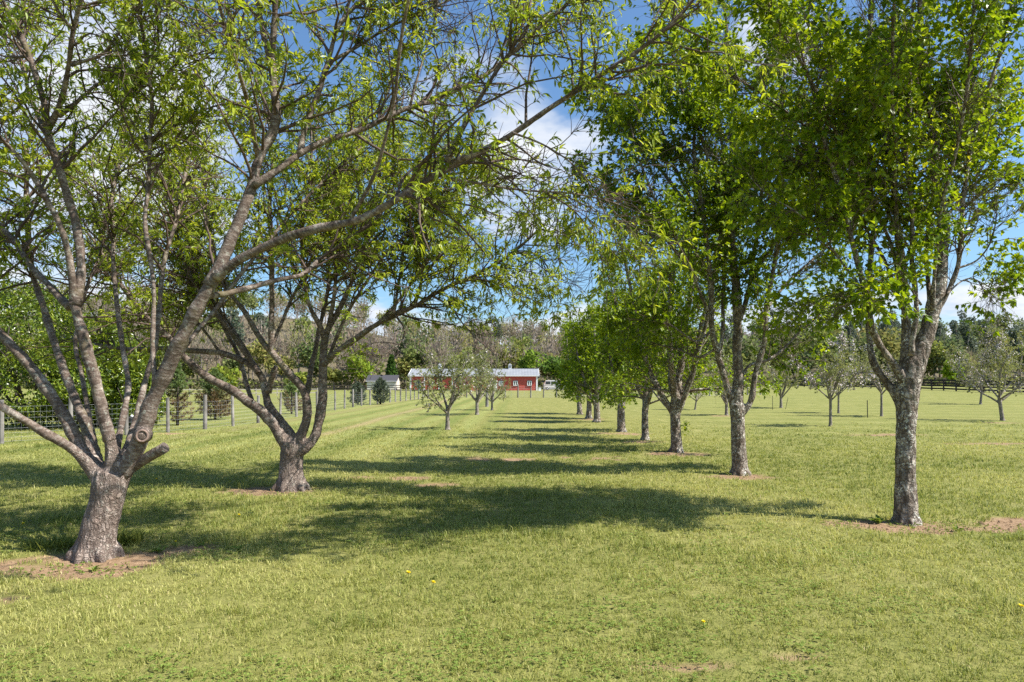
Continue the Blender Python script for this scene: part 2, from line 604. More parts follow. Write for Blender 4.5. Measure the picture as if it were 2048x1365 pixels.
def make_tree(name, base, trunk, limbs, sp, mats, seed, label=None, cat='tree', group=None, fuse=.55, voxel=.016, disp=.012):
    """trunk: (pts,radii) world; limbs: list of dict(P,R (world), root(bool), f0)"""
    rng = np.random.default_rng(seed)
    root = empty(name, base, label, cat, group)
    b = np.array(base)
    tp, tr = trunk
    parts = [(tp - b, tr)]
    r0 = tr[len(tr) // 3]
    for k in range(7):
        a = k * .9 + rng.uniform(-.25, .25)
        q = np.array([math.cos(a), math.sin(a), 0])
        parts.append((np.array([q * r0 * .45 + (0, 0, r0 * 1.5), q * r0 * .85 + (0, 0, r0 * .55), q * r0 * 1.3 + (0, 0, .03), q * r0 * rng.uniform(1.45, 1.85) + (0, 0, -.05)]), np.array([.32, .36, .26, .12]) * r0 * rng.uniform(.8, 1.1)))
    lim = []
    for i, q in enumerate(limbs):
        P, R = q['P'] - b, q['R']
        if q.get('root'):
            s = np.concatenate([[0], np.cumsum(np.linalg.norm(np.diff(P, axis=0), axis=1))])
            m = max(3, int((s < fuse).sum()))
            taper = np.linspace(1.12, .9, m)
            parts.append((P[:m], R[:m] * taper))
            k = int(m * .5)
            P, R = P[k:], R[k:].copy()
            e = min(len(R), m - k)
            R[:e] *= np.linspace(.9, 1.0, e)
        lim.append((P, R, q.get('f0', .2)))
    remesh_join(parts, voxel, 'trunk', mats['trunk'], root, disp)
    for i, (P, R, f0) in enumerate(lim):
        big = R[0] > .02
        limb_obj('limb', P, R, mats['limb'], root, 16 if big else 8, .2 if big else .1, seed + i)
    tw, lf, lp = crown_from_limbs(lim, rng, sp)
    mesh_np('twigs', tw[0], [tw[1]], mats['twig'], root, None, True)
    mesh_np('foliage', lf[0], [lf[1]], mats['leaf'], root, {'tint': lf[2]})
    return root, lp


def traced(pts, y, w, ext=0, root=False, f0=.2, up=.25, seed=0, pw=.8, rscale=1.0):
    """limb traced from the photo: pixel outline of its axis, its own depth range and its thickness"""
    pts = np.asarray(pts, float)
    s = np.concatenate([[0], np.cumsum(np.linalg.norm(np.diff(pts, axis=0), axis=1))])
    t = s / s[-1]
    Y = y[0] + (y[1] - y[0]) * t ** 1.1
    W = np.array([(u - CX) / F * yy for (u, v), yy in zip(pts, Y)])
    P = np.stack([W, Y, CAMZ - (pts[:, 1] - VH) / F * Y], 1)
    r0, r1 = [w[i] / 2 * y[i] / F * rscale * math.cos(math.atan((pts[-i][0] - CX) / F)) for i in (0, 1)]
    L0 = np.linalg.norm(np.diff(P, axis=0), axis=1).sum()
    if ext:
        rng = np.random.default_rng(seed + 99)
        d = nrm(P[-1] - P[-2])
        p = P[-1]
        ex = []
        for k in range(max(2, int(ext / .25))):
            d = nrm(d + rng.normal(0, .10, 3) + np.array([0, 0, up * .25]))
            p = p + d * .25
            ex.append(p)
        P = np.concatenate([P, ex])
    Q, tt = resample(P)
    rng = np.random.default_rng(seed)
    wob = np.cumsum(rng.normal(0, 1, Q.shape), axis=0)
    for _ in range(8):
        wob[1:-1] = (wob[:-2] + wob[1:-1] + wob[2:]) / 3
    wob -= np.linspace(0, 1, len(Q))[:, None] * (wob[-1] - wob[0]) + wob[0]
    Q = Q + wob * .0065
    fr = np.minimum(tt / L0, 1)
    R = r0 + (r1 - r0) * fr ** pw
    over = tt > L0
    if over.any():
        R[over] = r1 * np.linspace(1, .3, over.sum())
    # collar at the root
    R = R * (1 + .18 * np.exp(-tt / .12))
    return dict(P=Q, R=R, root=root, f0=f0)


def px_trunk(pts, y, extra=0):
    """pts: (u, v, width px)"""
    P = np.array([at(u, v, y) for u, v, w in pts])
    R = np.array([w / 2 * y / F * math.cos(math.atan((u - CX) / F)) for u, v, w in pts])
    Q, t = resample(P, .04, 3)
    s = np.concatenate([[0], np.cumsum(np.linalg.norm(np.diff(P, axis=0), axis=1))])
    return Q, np.interp(t, s, R)


# ------------------------------------------------------------------ big peach tree, front left
PEACH = dict(den1=15, ang1=(.5, 1.2), len1=(.4, 1.35), r1k=1.75, lenf=lambda S, f: 1.0 - .25 * f, wig=.17, trop1=(0, 0, .03), n2=9, len2=(.16, .46), trop2=(0, 0, -.05),
             bare=.36, n3=7, ntip=5, n1l=3, droop=-.28, leaf=(.045, .098), asp=(.22, .32), tmpl=PEACH_T, gap=.42, gapsc=1.8,
             keep=lambda P: np.ones(len(P), bool))
PM = dict(trunk=M['peach_trunk'], limb=M['peach_bark'], twig=M['peach_twig'], leaf=M['peach_leaf'])

b1 = ground_at(192, 1113)
Y1 = b1[1]
tr1 = px_trunk([(190, 1128, 104), (191, 1112, 94), (194, 1090, 82), (199, 1060, 75), (206, 1028, 72), (214, 995, 70), (220, 968, 76), (226, 942, 66)], Y1)
T = traced
L1 = [
    T([(196, 955), (165, 915), (145, 897), (103, 877), (62, 853), (31, 832), (0, 815), (-90, 775)], (Y1, Y1 - .7), (27, 15), 1.4, True, .45, .3, 1),
    T([(205, 950), (182, 928), (165, 908), (151, 870), (120, 815), (86, 770), (52, 725), (0, 670), (-90, 570)], (Y1, Y1 + .1), (32, 17), 1.8, True, .45, .4, 2),
    T([(214, 950), (188, 915), (172, 853), (155, 798), (138, 746), (120, 688), (100, 629), (83, 584), (66, 545), (58, 480), (48, 400), (60, 300)], (Y1 + .05, Y1 + 2.0), (24, 9), 1.2, True, .4, .5, 3),
    T([(226, 945), (227, 908), (213, 856), (200, 794), (186, 743), (169, 691), (155, 643), (148, 605)], (Y1, Y1 - .05), (31, 24), 0, True, 1, 0, 4),
    T([(148, 608), (143, 560), (140, 519), (134, 484), (127, 450), (114, 417), (90, 372), (62, 331), (34, 300), (0, 262), (-60, 190)], (Y1 - .05, Y1 - .5), (17, 9), 1.2, False, .3, .4, 5),
    T([(150, 612), (158, 553), (158, 502), (152, 455), (131, 389), (114, 331), (100, 286), (95, 255)], (Y1 - .05, Y1 + .15), (22, 16), 0, False, .7, 0, 6),
    T([(95, 258), (90, 213), (79, 162), (65, 114), (41, 59), (10, 10), (-25, -60)], (Y1 + .15, Y1), (16, 10), 1.0, False, .2, .6, 7),
    T([(96, 258), (110, 238), (127, 193), (145, 120), (152, 62), (165, 17), (174, -30)], (Y1 + .15, Y1 - .3), (14, 8), 1.2, False, .2, .6, 8),
    T([(118, 232), (155, 203), (186, 176), (224, 158), (262, 145), (330, 125)], (Y1 + .1, Y1 + .9), (10, 4), .5, False, .15, .3, 9),
    T([(143, 131), (207, 110), (241, 65), (275, 21), (310, -20)], (Y1 - .2, Y1 - .6), (7, 4), .8, False, .1, .5, 10),
    T([(147, 62), (125, 38), (103, 8), (90, -30)], (Y1 - .25, Y1 - .5), (7, 4), .6, False, .1, .5, 11),
    T([(140, 615), (122, 600), (103, 577), (65, 536), (38, 502), (0, 455), (-70, 380)], (Y1 - .03, Y1 + .9), (18, 10), 1.4, False, .25, .5, 12),
    T([(222, 1000), (234, 966), (252, 928), (265, 901), (276, 870), (288, 822), (310, 770), (337, 712), (365, 663), (393, 615), (413, 581), (436, 548)], (Y1 + .03, Y1 - .1), (41, 26), 0, True, .95, 0, 13, pw=1.0),
    T([(418, 572), (441, 540), (461, 491), (482, 440), (506, 372), (517, 324), (541, 286), (554, 234), (547, 172), (542, 120)], (Y1 - .1, Y1 + .25), (27, 16), 0, False, .4, 0, 14),
    T([(542, 122), (530, 85), (524, 50), (517, 0), (512, -50)], (Y1 + .25, Y1 + .3), (13, 9), 1.0, False, .2, .6, 15),
    T([(543, 120), (546, 70), (552, 20), (556, -40)], (Y1 + .25, Y1 + .1), (14, 10), 1.2, False, .2, .6, 16),
    T([(432, 555), (448, 543), (499, 512), (537, 488), (578, 467), (620, 453), (650, 444), (702, 437), (753, 413), (805, 386), (850, 358), (891, 327), (943, 306), (977, 293), (1022, 265), (1063, 234), (1098, 210), (1132, 189), (1190, 150), (1260, 105), (1330, 55)], (Y1 - .1, Y1 - .75), (21, 8), .8, False, .34, .3, 17),
    T([(893, 325), (908, 293), (925, 255), (950, 210), (970, 176), (994, 131), (1029, 90), (1063, 62), (1098, 34), (1140, 0)], (Y1 - .5, Y1 - .5), (11, 5), .8, False, .15, .4, 18),
    T([(1024, 95), (1039, 62), (1056, 17), (1065, -30)], (Y1 - .5, Y1 - .3), (6, 4), .6, False, .1, .5, 19),
    T([(870, 350), (905, 358), (960, 362), (1029, 374), (1091, 386), (1167, 396), (1220, 405)], (Y1 - .45, Y1 + .2), (6, 3), .5, False, .15, 0, 20),
    T([(1091, 386), (1150, 420), (1190, 480), (1205, 550)], (Y1 + .1, Y1 + .3), (4, 2), .1, False, .1, -.4, 38),
    T([(1022, 265), (1090, 290), (1150, 330), (1200, 400)], (Y1 - .6, Y1 - .2), (5, 2), .2, False, .15, -.3, 39),
    T([(508, 372), (530, 358), (565, 337), (599, 310), (637, 289), (700, 269), (753, 244), (805, 220), (857, 207), (891, 193), (943, 169), (985, 142), (1040, 90)], (Y1 + .02, Y1 + .9), (15, 7), .8, False, .25, .3, 21),
    T([(599, 311), (603, 280), (606, 255), (637, 193), (654, 131), (675, 69), (695, 41), (736, 0), (760, -25)], (Y1 + .15, Y1 + .4), (13, 8), 1.0, False, .2, .5, 22),
    T([(658, 125), (690, 105), (719, 90), (788, 52), (839, 28), (891, 7), (930, -10)], (Y1 + .3, Y1 + .8), (7, 3.5), .6, False, .1, .3, 23),
    T([(820, 215), (828, 180), (850, 110), (866, 40), (875, -10)], (Y1 + .5, Y1 + .6), (5, 3), .5, False, .1, .5, 24),
    T([(755, 245), (768, 205), (785, 140), (796, 90)], (Y1 + .45, Y1 + .7), (6, 2.5), .4, False, .1, .5, 25),
    T([(413, 592), (448, 591), (482, 577), (517, 567), (558, 553), (603, 549), (637, 515), (700, 478), (760, 430)], (Y1 - .08, Y1 + 1.3), (14, 6), .8, False, .3, .3, 26),
    T([(310, 772), (311, 736), (313, 657), (312, 588), (303, 540), (293, 470), (289, 448), (293, 379), (296, 310), (300, 258), (306, 200), (303, 155), (293, 103), (286, 52), (276, 0), (272, -40)], (Y1 - .05, Y1 + .5), (10, 8), .8, False, .35, .5, 27),
    T([(299, 288), (320, 274), (344, 262), (379, 238), (413, 220), (455, 207), (496, 203)], (Y1 + .3, Y1 + 1.0), (7, 3), .4, False, .15, .2, 28),
    T([(305, 195), (320, 170), (344, 138), (362, 117), (396, 107)], (Y1 + .35, Y1 + .2), (6, 3), .5, False, .15, .2, 29),
    T([(302, 150), (320, 100), (310, 40), (330, -20)], (Y1 + .35, Y1 - .1), (5, 3), .5, False, .1, .5, 30),
    T([(250, 930), (290, 850), (330, 760), (380, 680), (440, 610), (520, 500), (600, 400), (680, 330)], (Y1 + .15, Y1 + 2.4), (14, 5), .8, True, .35, .3, 36),
    T([(200, 930), (170, 800), (150, 680), (170, 560), (200, 470), (230, 330)], (Y1 + .2, Y1 + 3.2), (13, 5), .8, True, .35, .4, 37),
    # limbs that lean away from and towards the camera, half hidden behind the others
    T([(236, 950), (262, 880), (290, 800), (318, 690), (330, 590), (345, 480), (372, 380), (400, 260)], (Y1 + .1, Y1 + 2.6), (17, 6), 1.0, True, .4, .3, 31),
    T([(222, 935), (238, 860), (252, 770), (240, 640), (225, 520), (215, 400), (232, 300), (250, 190)], (Y1 + .12, Y1 + 3.0), (16, 6), 1.0, True, .4, .4, 32),
    T([(517, 330), (500, 240), (470, 150), (440, 60), (410, -60)], (Y1 + .15, Y1 - 1.6), (9, 7), 1.4, False, .3, .1, 33),
    T([(100, 290), (60, 200), (40, 90), (60, -60)], (Y1 + .1, Y1 + 1.8), (9, 5), 1.0, False, .2, .3, 34),
    T([(702, 437), (760, 330), (800, 180), (830, -60), (880, -300)], (Y1 - .3, Y1 - 1.9), (7, 6), 1.6, False, .5, .0, 35),
]
pk = dict(PEACH)
pk['keep'] = lambda P, b=np.array(b1): (P[:, 1] + b[1] > 3.2) & ~((P[:, 2] < 2.2) & (P[:, 1] < .9) & (P[:, 0] > -.75)) & ~((P[:, 2] < 1.5) & (P[:, 0] > -1.5)) \
    & ~((np.abs((P[:, 0] + b[0]) / np.maximum(P[:, 1] + b[1], .5)) < .7) & ((P[:, 2] - CAMZ) / np.maximum(P[:, 1] + b[1], .5) < .11))
peach, lp1 = make_tree('peach_tree', b1, tr1, L1, pk, PM, 101, 'large forked peach tree at front left with a round pruning scar and sawn stub', 'tree', 'peach trees')
# sawn stub and pruning scar are parts of the tree
st = T([(245, 950), (262, 938), (280, 926), (300, 913), (322, 900), (330, 895)], (Y1 + .10, Y1 - .02), (20, 24), 0, False, 1)
st['R'] = np.minimum(st['R'], .056)
o = limb_obj('sawn_stub', st['P'] - np.array(b1), st['R'], M['peach_bark'], peach, 18, .16, 77)
e0, e1 = st['P'][-2] - np.array(b1), st['P'][-1] - np.array(b1)
mb = MB()
dd = nrm(e1 - e0)
mb.tube([e1 - dd * .005, e1 + dd * .006], [st['R'][-1] * .93, st['R'][-1] * .86], 18)
mb.build('cut_face', M['cut_wood'], o)
sc = np.array(at(284, 872, Y1 - .15)) - np.array(b1)
ax = nrm(np.array([.45, -1, -.04]))
mb = MB()
mb.tube([sc - ax * .12, sc - ax * .03, sc + ax * .008], [.085, .066, .054], 22)
scar = mb.build('pruning_scar', M['peach_trunk'], peach, True)
tt = np.linspace(0, 2 * math.pi, 23)
xx = nrm(np.cross(ax, [0, 0, 1])); yy = np.cross(ax, xx)
ring = sc + ax * .008 + .046 * (np.cos(tt)[:, None] * xx + 1.12 * np.sin(tt)[:, None] * yy)
mb = MB(); mb.tube(ring, np.full(23, .010), 8, False); mb.build('scar_rim', M['cut_rim'], scar, True)
mb = MB(); mb.tube([sc - ax * .01, sc + ax * .006], [.043, .040], 20); mb.build('heartwood', M['heart'], scar)

# ------------------------------------------------------------------ second peach tree
b2 = ground_at(583, 978)
Y2 = b2[1]
tr2 = px_trunk([(583, 990, 72), (583, 977, 62), (583, 960, 53), (582, 940, 48), (583, 920, 46), (585, 900, 48), (588, 884, 48)], Y2)
L2 = [
    T([(580, 900), (570, 884), (551, 856), (523, 825), (492, 801), (458, 777), (413, 756), (396, 736), (372, 715), (340, 670), (300, 640), (240, 560)], (Y2, Y2 - .6), (26, 10), 1.0, True, .5, .3, 41),
    T([(590, 890), (583, 866), (558, 839), (534, 815), (527, 777), (517, 746), (482, 722), (441, 707), (379, 703), (320, 696), (250, 700), (190, 690)], (Y2, Y2 + .6), (19, 8), .8, True, .55, .3, 42),
    T([(527, 765), (520, 745), (506, 725), (482, 691), (458, 653), (427, 622), (395, 580), (370, 520), (350, 440)], (Y2 + .15, Y2 + .3), (13, 7), .8, False, .3, .5, 43),
    T([(536, 785), (542, 762), (545, 743), (552, 733)], (Y2 + .1, Y2), (12, 11), 0, False, 1, 0, 44),
    T([(594, 890), (600, 872), (612, 850), (617, 825), (616, 794), (605, 775), (585, 755), (558, 725), (540, 700)], (Y2 - .03, Y2 - .2), (22, 13), 0, True, 1, 0, 45),
    T([(541, 704), (543, 657), (543, 588), (544, 502), (540, 430), (545, 340), (540, 260)], (Y2 - .2, Y2 - .2), (13, 6), .8, False, .25, .6, 46),
    T([(538, 700), (513, 663), (492, 622), (468, 598), (440, 540), (420, 470), (410, 380)], (Y2 - .2, Y2 + .8), (12, 6), .8, False, .25, .5, 47),
    T([(592, 905), (613, 894), (628, 872), (636, 845), (641, 794), (645, 743), (648, 700), (652, 662)], (Y2 - .05, Y2 + .05), (22, 15), 0, True, 1, 0, 48),
    T([(646, 730), (660, 715), (684, 698), (719, 674), (753, 650), (788, 629), (829, 615), (864, 591), (908, 567), (943, 553), (994, 526), (1022, 509), (1060, 480)], (Y2, Y2 - .4), (13, 5), .6, False, .25, .2, 49),
    T([(786, 630), (798, 581), (808, 519), (815, 467), (830, 400), (836, 330)], (Y2 - .2, Y2 + .2), (7, 4), .5, False, .15, .5, 50),
    T([(828, 616), (843, 564), (850, 495), (870, 430), (895, 360)], (Y2 - .2, Y2 - .5), (7, 4), .5, False, .15, .4, 51),
    T([(652, 668), (664, 643), (680, 622), (700, 580), (720, 520), (745, 450), (760, 360)], (Y2 + .05, Y2 + .7), (12, 5), .8, False, .2, .4, 52),
    T([(650, 690), (640, 650), (628, 640), (616, 602), (606, 540), (600, 460), (612, 380), (620, 300)], (Y2 + .03, Y2 - .4), (11, 5), .8, False, .2, .5, 53),
    T([(654, 665), (668, 600), (676, 520), (680, 430), (690, 340), (700, 250)], (Y2 + .05, Y2 + .1), (9, 5), .6, False, .2, .5, 54),
    T([(610, 800), (625, 720), (640, 640), (660, 560), (650, 470), (660, 380)], (Y2 + .2, Y2 + 2.0), (12, 5), 1.0, False, .3, .4, 55),
    T([(505, 810), (470, 700), (420, 600), (380, 500), (330, 400)], (Y2 + .2, Y2 + 2.0), (10, 5), .8, False, .35, .4, 56),
    T([(700, 690), (760, 640), (830, 560), (900, 470), (960, 400)], (Y2 + .1, Y2 + 1.6), (8, 4), .8, False, .3, .3, 57),
    T([(517, 746), (470, 670), (420, 590), (330, 510), (250, 450), (180, 400)], (Y2 + .1, Y2 + 1.5), (9, 4), .6, False, .2, .3, 60),
    T([(441, 707), (390, 640), (330, 580), (260, 540)], (Y2 + .4, Y2 + .2), (6, 3), .4, False, .2, .3, 611),
    T([(644, 743), (700, 610), (770, 500), (850, 430), (930, 360)], (Y2 + .1, Y2 - .3), (8, 4), .5, False, .25, .3, 612),
    T([(540, 700), (580, 600), (640, 480), (700, 380)], (Y2 - .2, Y2 + .9), (8, 4), .5, False, .2, .4, 613),
    T([(1020, 511), (1055, 500), (1085, 520), (1100, 550)], (Y2 - .4, Y2 - .6), (5, 2), .1, False, .1, -.4, 621),
    T([(905, 568), (960, 560), (1010, 570), (1050, 590)], (Y2 - .3, Y2 - .8), (5, 2), .1, False, .2, -.3, 622),
    # low hanging spray under the right-hand limb
    T([(864, 592), (900, 610), (930, 650), (950, 668)], (Y2 - .2, Y2 - .5), (5, 2.5), .1, False, .2, -.5, 58),
    T([(790, 630), (812, 660), (800, 690), (775, 705)], (Y2 - .2, Y2 - .5), (5, 2.5), .1, False, .4, -.5, 59),
]
pk2 = dict(PEACH)
pk2['den1'] = 21
pk2['gap'] = .38
pk2['leaf'] = (.05, .10)
pk2['keep'] = lambda P: ~((P[:, 2] < 2.05) & (np.hypot(P[:, 0], P[:, 1]) < 1.7)) & (P[:, 2] > np.where(P[:, 0] > 1.7, 2.5, 1.95))
peach2, lp2 = make_tree('peach_tree', b2, tr2, L2, pk2, PM, 202, 'smaller peach tree with dark crooked limbs standing behind the large front one', 'tree', 'peach trees')

# ------------------------------------------------------------------ pear trees
def pear_sp(H, far=False, leafscale=1.0, thin=1.0):
    return dict(den1=9 * thin, ang1=(.55, 1.15), len1=(.55, 1.25), lenf=lambda S, f: np.clip(1.15 - .85 * f, .25, 1.2), wig=.13, trop1=(0, 0, .10), n2=7, len2=(.18, .52), trop2=(0, 0, .03),
                bare=.06, n3=4 if far else 5, ntip=4, n1l=5, droop=-.22, leaf=(.05 * leafscale, .092 * leafscale), asp=(.5, .68), tmpl=PEAR_T, gap=.36, gapsc=1.3,
                keep=lambda P: np.ones(len(P), bool))
RM = dict(trunk=M['pear_bark'], limb=M['pear_bark'], twig=M['pear_twig'], leaf=M['pear_leaf'])

b3 = ground_at(1812, 1045)
Y3 = b3[1]
tr3 = px_trunk([(1812, 1058, 64), (1812, 1044, 54), (1811, 1020, 48), (1811, 980, 43), (1811, 930, 42), (1812, 870, 43), (1814, 820, 44), (1816, 780, 47), (1823, 745, 48), (1830, 722, 42)], Y3)
L3 = [
    T([(1826, 735), (1842, 688), (1857, 640), (1871, 597), (1879, 542), (1882, 480), (1884, 421), (1871, 366), (1875, 275), (1868, 180)], (Y3, Y3 + .1), (38, 16), 2.2, True, .2, .6, 61),
    T([(1810, 755), (1805, 714), (1809, 651), (1807, 597), (1802, 542), (1795, 468), (1791, 421), (1780, 330), (1762, 238), (1742, 147), (1738, 37)], (Y3 + .08, Y3 + .3), (20, 12), 2.0, True, .2, .6, 62),
    T([(1806, 760), (1790, 735), (1776, 721), (1754, 692), (1740, 666), (1732, 615), (1721, 571), (1702, 510), (1680, 420), (1650, 320)], (Y3 - .03, Y3 - .5), (17, 9), 1.6, True, .38, .5, 63),
    T([(1804, 815), (1795, 791), (1773, 761), (1751, 732), (1741, 700), (1738, 655), (1730, 600), (1735, 520), (1745, 430), (1730, 330)], (Y3 + .05, Y3 + .9), (18, 8), 1.6, True, .4, .5, 64),
    T([(1822, 712), (1827, 670), (1838, 640), (1840, 600), (1834, 560), (1827, 523), (1830, 420), (1815, 320), (1827, 234), (1822, 130)], (Y3 - .1, Y3 - .5), (12, 8), 1.8, False, .2, .6, 65),
    T([(1858, 640), (1880, 612), (1893, 589), (1912, 534), (1919, 468), (1923, 400), (1930, 330), (1960, 205), (1996, 103), (2010, 20)], (Y3, Y3 - .2), (12, 7), 1.2, False, .15, .5, 66),
    T([(1912, 538), (1935, 530), (1952, 527), (1966, 508), (1980, 490), (1990, 450)], (Y3 - .05, Y3 + .1), (5, 3), .3, False, .3, .3, 67),
    T([(1860, 600), (1850, 520), (1860, 420), (1880, 330), (1930, 240), (1960, 130)], (Y3 + .1, Y3 + 1.0), (10, 7), 1.4, False, .3, .6, 68),
    T([(1800, 560), (1780, 480), (1730, 380), (1690, 300), (1640, 200), (1600, 120)], (Y3 + .2, Y3 - .9), (9, 6), 1.2, False, .3, .5, 69),
    T([(1725, 580), (1690, 530), (1640, 470), (1590, 420), (1540, 390)], (Y3 - .3, Y3 - .6), (6, 3), .4, False, .25, .1, 70),
    T([(1790, 430), (1720, 330), (1620, 260), (1540, 200), (1470, 150)], (Y3 + .3, Y3 - .2), (7, 4), .6, False, .2, .3, 71),
    T([(1806, 620), (1770, 520), (1720, 440), (1665, 380), (1610, 330), (1560, 300)], (Y3 + .1, Y3 + .5), (8, 4), .5, False, .2, .2, 72),
    T([(1795, 470), (1760, 380), (1700, 250), (1650, 140), (1610, 20)], (Y3 + .2, Y3 + 1.2), (9, 6), 1.2, False, .2, .4, 73),
    T([(1882, 450), (1930, 380), (1975, 300), (2010, 240)], (Y3 + .1, Y3 + .7), (7, 3), .4, False, .2, .4, 74),
    T([(1736, 640), (1700, 600), (1668, 585), (1640, 600)], (Y3 - .2, Y3 + .2), (5, 2.5), .2, False, .2, -.2, 75),
    T([(1806, 600), (1780, 570), (1755, 575), (1735, 600)], (Y3 + .1, Y3 - .3), (4, 2.5), .1, False, .1, -.2, 77),
    T([(1842, 610), (1815, 565), (1775, 545), (1745, 560)], (Y3 - .1, Y3 - .6), (5, 2.5), .1, False, .15, -.1, 78),
    T([(1893, 590), (1925, 560), (1950, 552), (1968, 565)], (Y3 - .1, Y3 + .2), (5, 2.5), .1, False, .15, -.1, 79),
    T([(1800, 560), (1790, 400), (1780, 200), (1790, -100)], (Y3 + .1, Y3 - 1.6), (9, 7), 1.2, False, .3, .4, 711),
    T([(1865, 620), (1890, 420), (1930, 200), (1960, -80)], (Y3 - .1, Y3 - 1.5), (9, 7), 1.0, False, .3, .4, 712),
]
sp3 = pear_sp(8, leafscale=1.06)
sp3['len1'] = (.45, 1.15)
sp3['gap'] = .48
sp3['gapsc'] = 1.6
sp3['den1'] = 20
sp3['n2'] = 8
sp3['keep'] = lambda P, b=np.array(b3): ~((P[:, 2] < 2.65) & (P[:, 0] > -.3) & (P[:, 0] < .3)) & (P[:, 2] > 2.25) & (P[:, 0] < 1.75)
pear, lp3 = make_tree('pear_tree', b3, tr3, L3, sp3, RM, 303, 'nearest pear tree with scaly lichened grey trunk, forked low at front right', 'tree', 'pear trees in the row', disp=.015)

b4 = ground_at(1480, 949)
Y4 = b4[1]
tr4 = px_trunk([(1480, 960, 44), (1480, 948, 38), (1479, 930, 31), (1477, 890, 29), (1476, 850, 28), (1475, 825, 31), (1474, 808, 30)], Y4)
L4 = [
    T([(1472, 835), (1462, 803), (1450, 761), (1436, 706), (1425, 670), (1424, 600), (1418, 520), (1400, 420), (1385, 330)], (Y4, Y4 - .3), (14, 8), 2.2, True, .25, .6, 81),
    T([(1475, 830), (1477, 780), (1479, 706), (1480, 615), (1476, 540), (1470, 440), (1478, 330), (1474, 200)], (Y4, Y4 + .1), (23, 11), 2.2, True, .22, .6, 82),
    T([(1480, 830), (1490, 824), (1505, 798), (1507, 761), (1517, 716), (1527, 684), (1530, 620), (1545, 540), (1560, 430), (1565, 330)], (Y4 - .05, Y4 - .4), (13, 7), 2.0, True, .2, .6, 83),
    T([(1486, 750), (1494, 730), (1534, 721), (1564, 699), (1600, 660), (1640, 630)], (Y4, Y4 + .5), (7, 4), .4, False, .15, .3, 84),
    T([(1436, 712), (1446, 690), (1452, 650), (1450, 560), (1440, 460), (1450, 350), (1440, 250)], (Y4 - .1, Y4 + .8), (9, 6), 1.6, False, .3, .6, 85),
    T([(1480, 640), (1500, 560), (1520, 450), (1530, 330), (1525, 200)], (Y4, Y4 + 1.0), (10, 6), 1.6, False, .25, .6, 86),
    T([(1422, 640), (1390, 560), (1350, 470), (1310, 400), (1280, 320)], (Y4 - .1, Y4 - .6), (7, 4), .8, False, .25, .4, 87),
    T([(1470, 500), (1440, 400), (1400, 280), (1360, 180), (1340, 90)], (Y4, Y4 - .8), (8, 5), 1.0, False, .2, .5, 88),
    T([(1500, 560), (1550, 480), (1610, 420), (1660, 360)], (Y4, Y4 - .5), (7, 4), .6, False, .25, .4, 89),
    T([(1424, 660), (1395, 690), (1370, 670), (1330, 640), (1290, 640)], (Y4 - .1, Y4 - .3), (6, 3), .3, False, .3, .0, 90),
    T([(1530, 620), (1580, 560), (1640, 510), (1690, 450)], (Y4 - .2, Y4 + .2), (8, 4), .6, False, .2, .3, 91),
    T([(1560, 430), (1610, 330), (1650, 220), (1680, 110)], (Y4 - .3, Y4 + .1), (8, 5), .8, False, .2, .4, 92),
    T([(1395, 560), (1330, 470), (1260, 410), (1190, 370)], (Y4 - .2, Y4 + .2), (8, 3), .3, False, .2, .2, 95),
    T([(1385, 420), (1310, 330), (1240, 260), (1190, 200)], (Y4 - .2, Y4 + .4), (8, 3), .3, False, .2, .2, 96),
    T([(1400, 430), (1350, 330), (1310, 230), (1290, 140)], (Y4 - .2, Y4 + .3), (7, 4), .6, False, .2, .4, 93),
    T([(1440, 690), (1400, 720), (1360, 700), (1320, 690)], (Y4 - .1, Y4 + .4), (6, 3), .3, False, .25, .0, 94),
]
sp4 = pear_sp(8, leafscale=1.15, thin=1.3)
sp4['gap'] = .40
sp4['gapsc'] = 1.6
sp4['den1'] = 21
sp4['n2'] = 8
sp4['keep'] = lambda P: ~((P[:, 2] < 2.3) & (P[:, 0] > -.5) & (P[:, 0] < .25)) & (P[:, 2] > 1.5)
make_tree('pear_tree', b4, tr4, L4, sp4, RM, 404, 'second pear tree from the front, three stems rising from one brown trunk', 'tree', 'pear trees in the row')


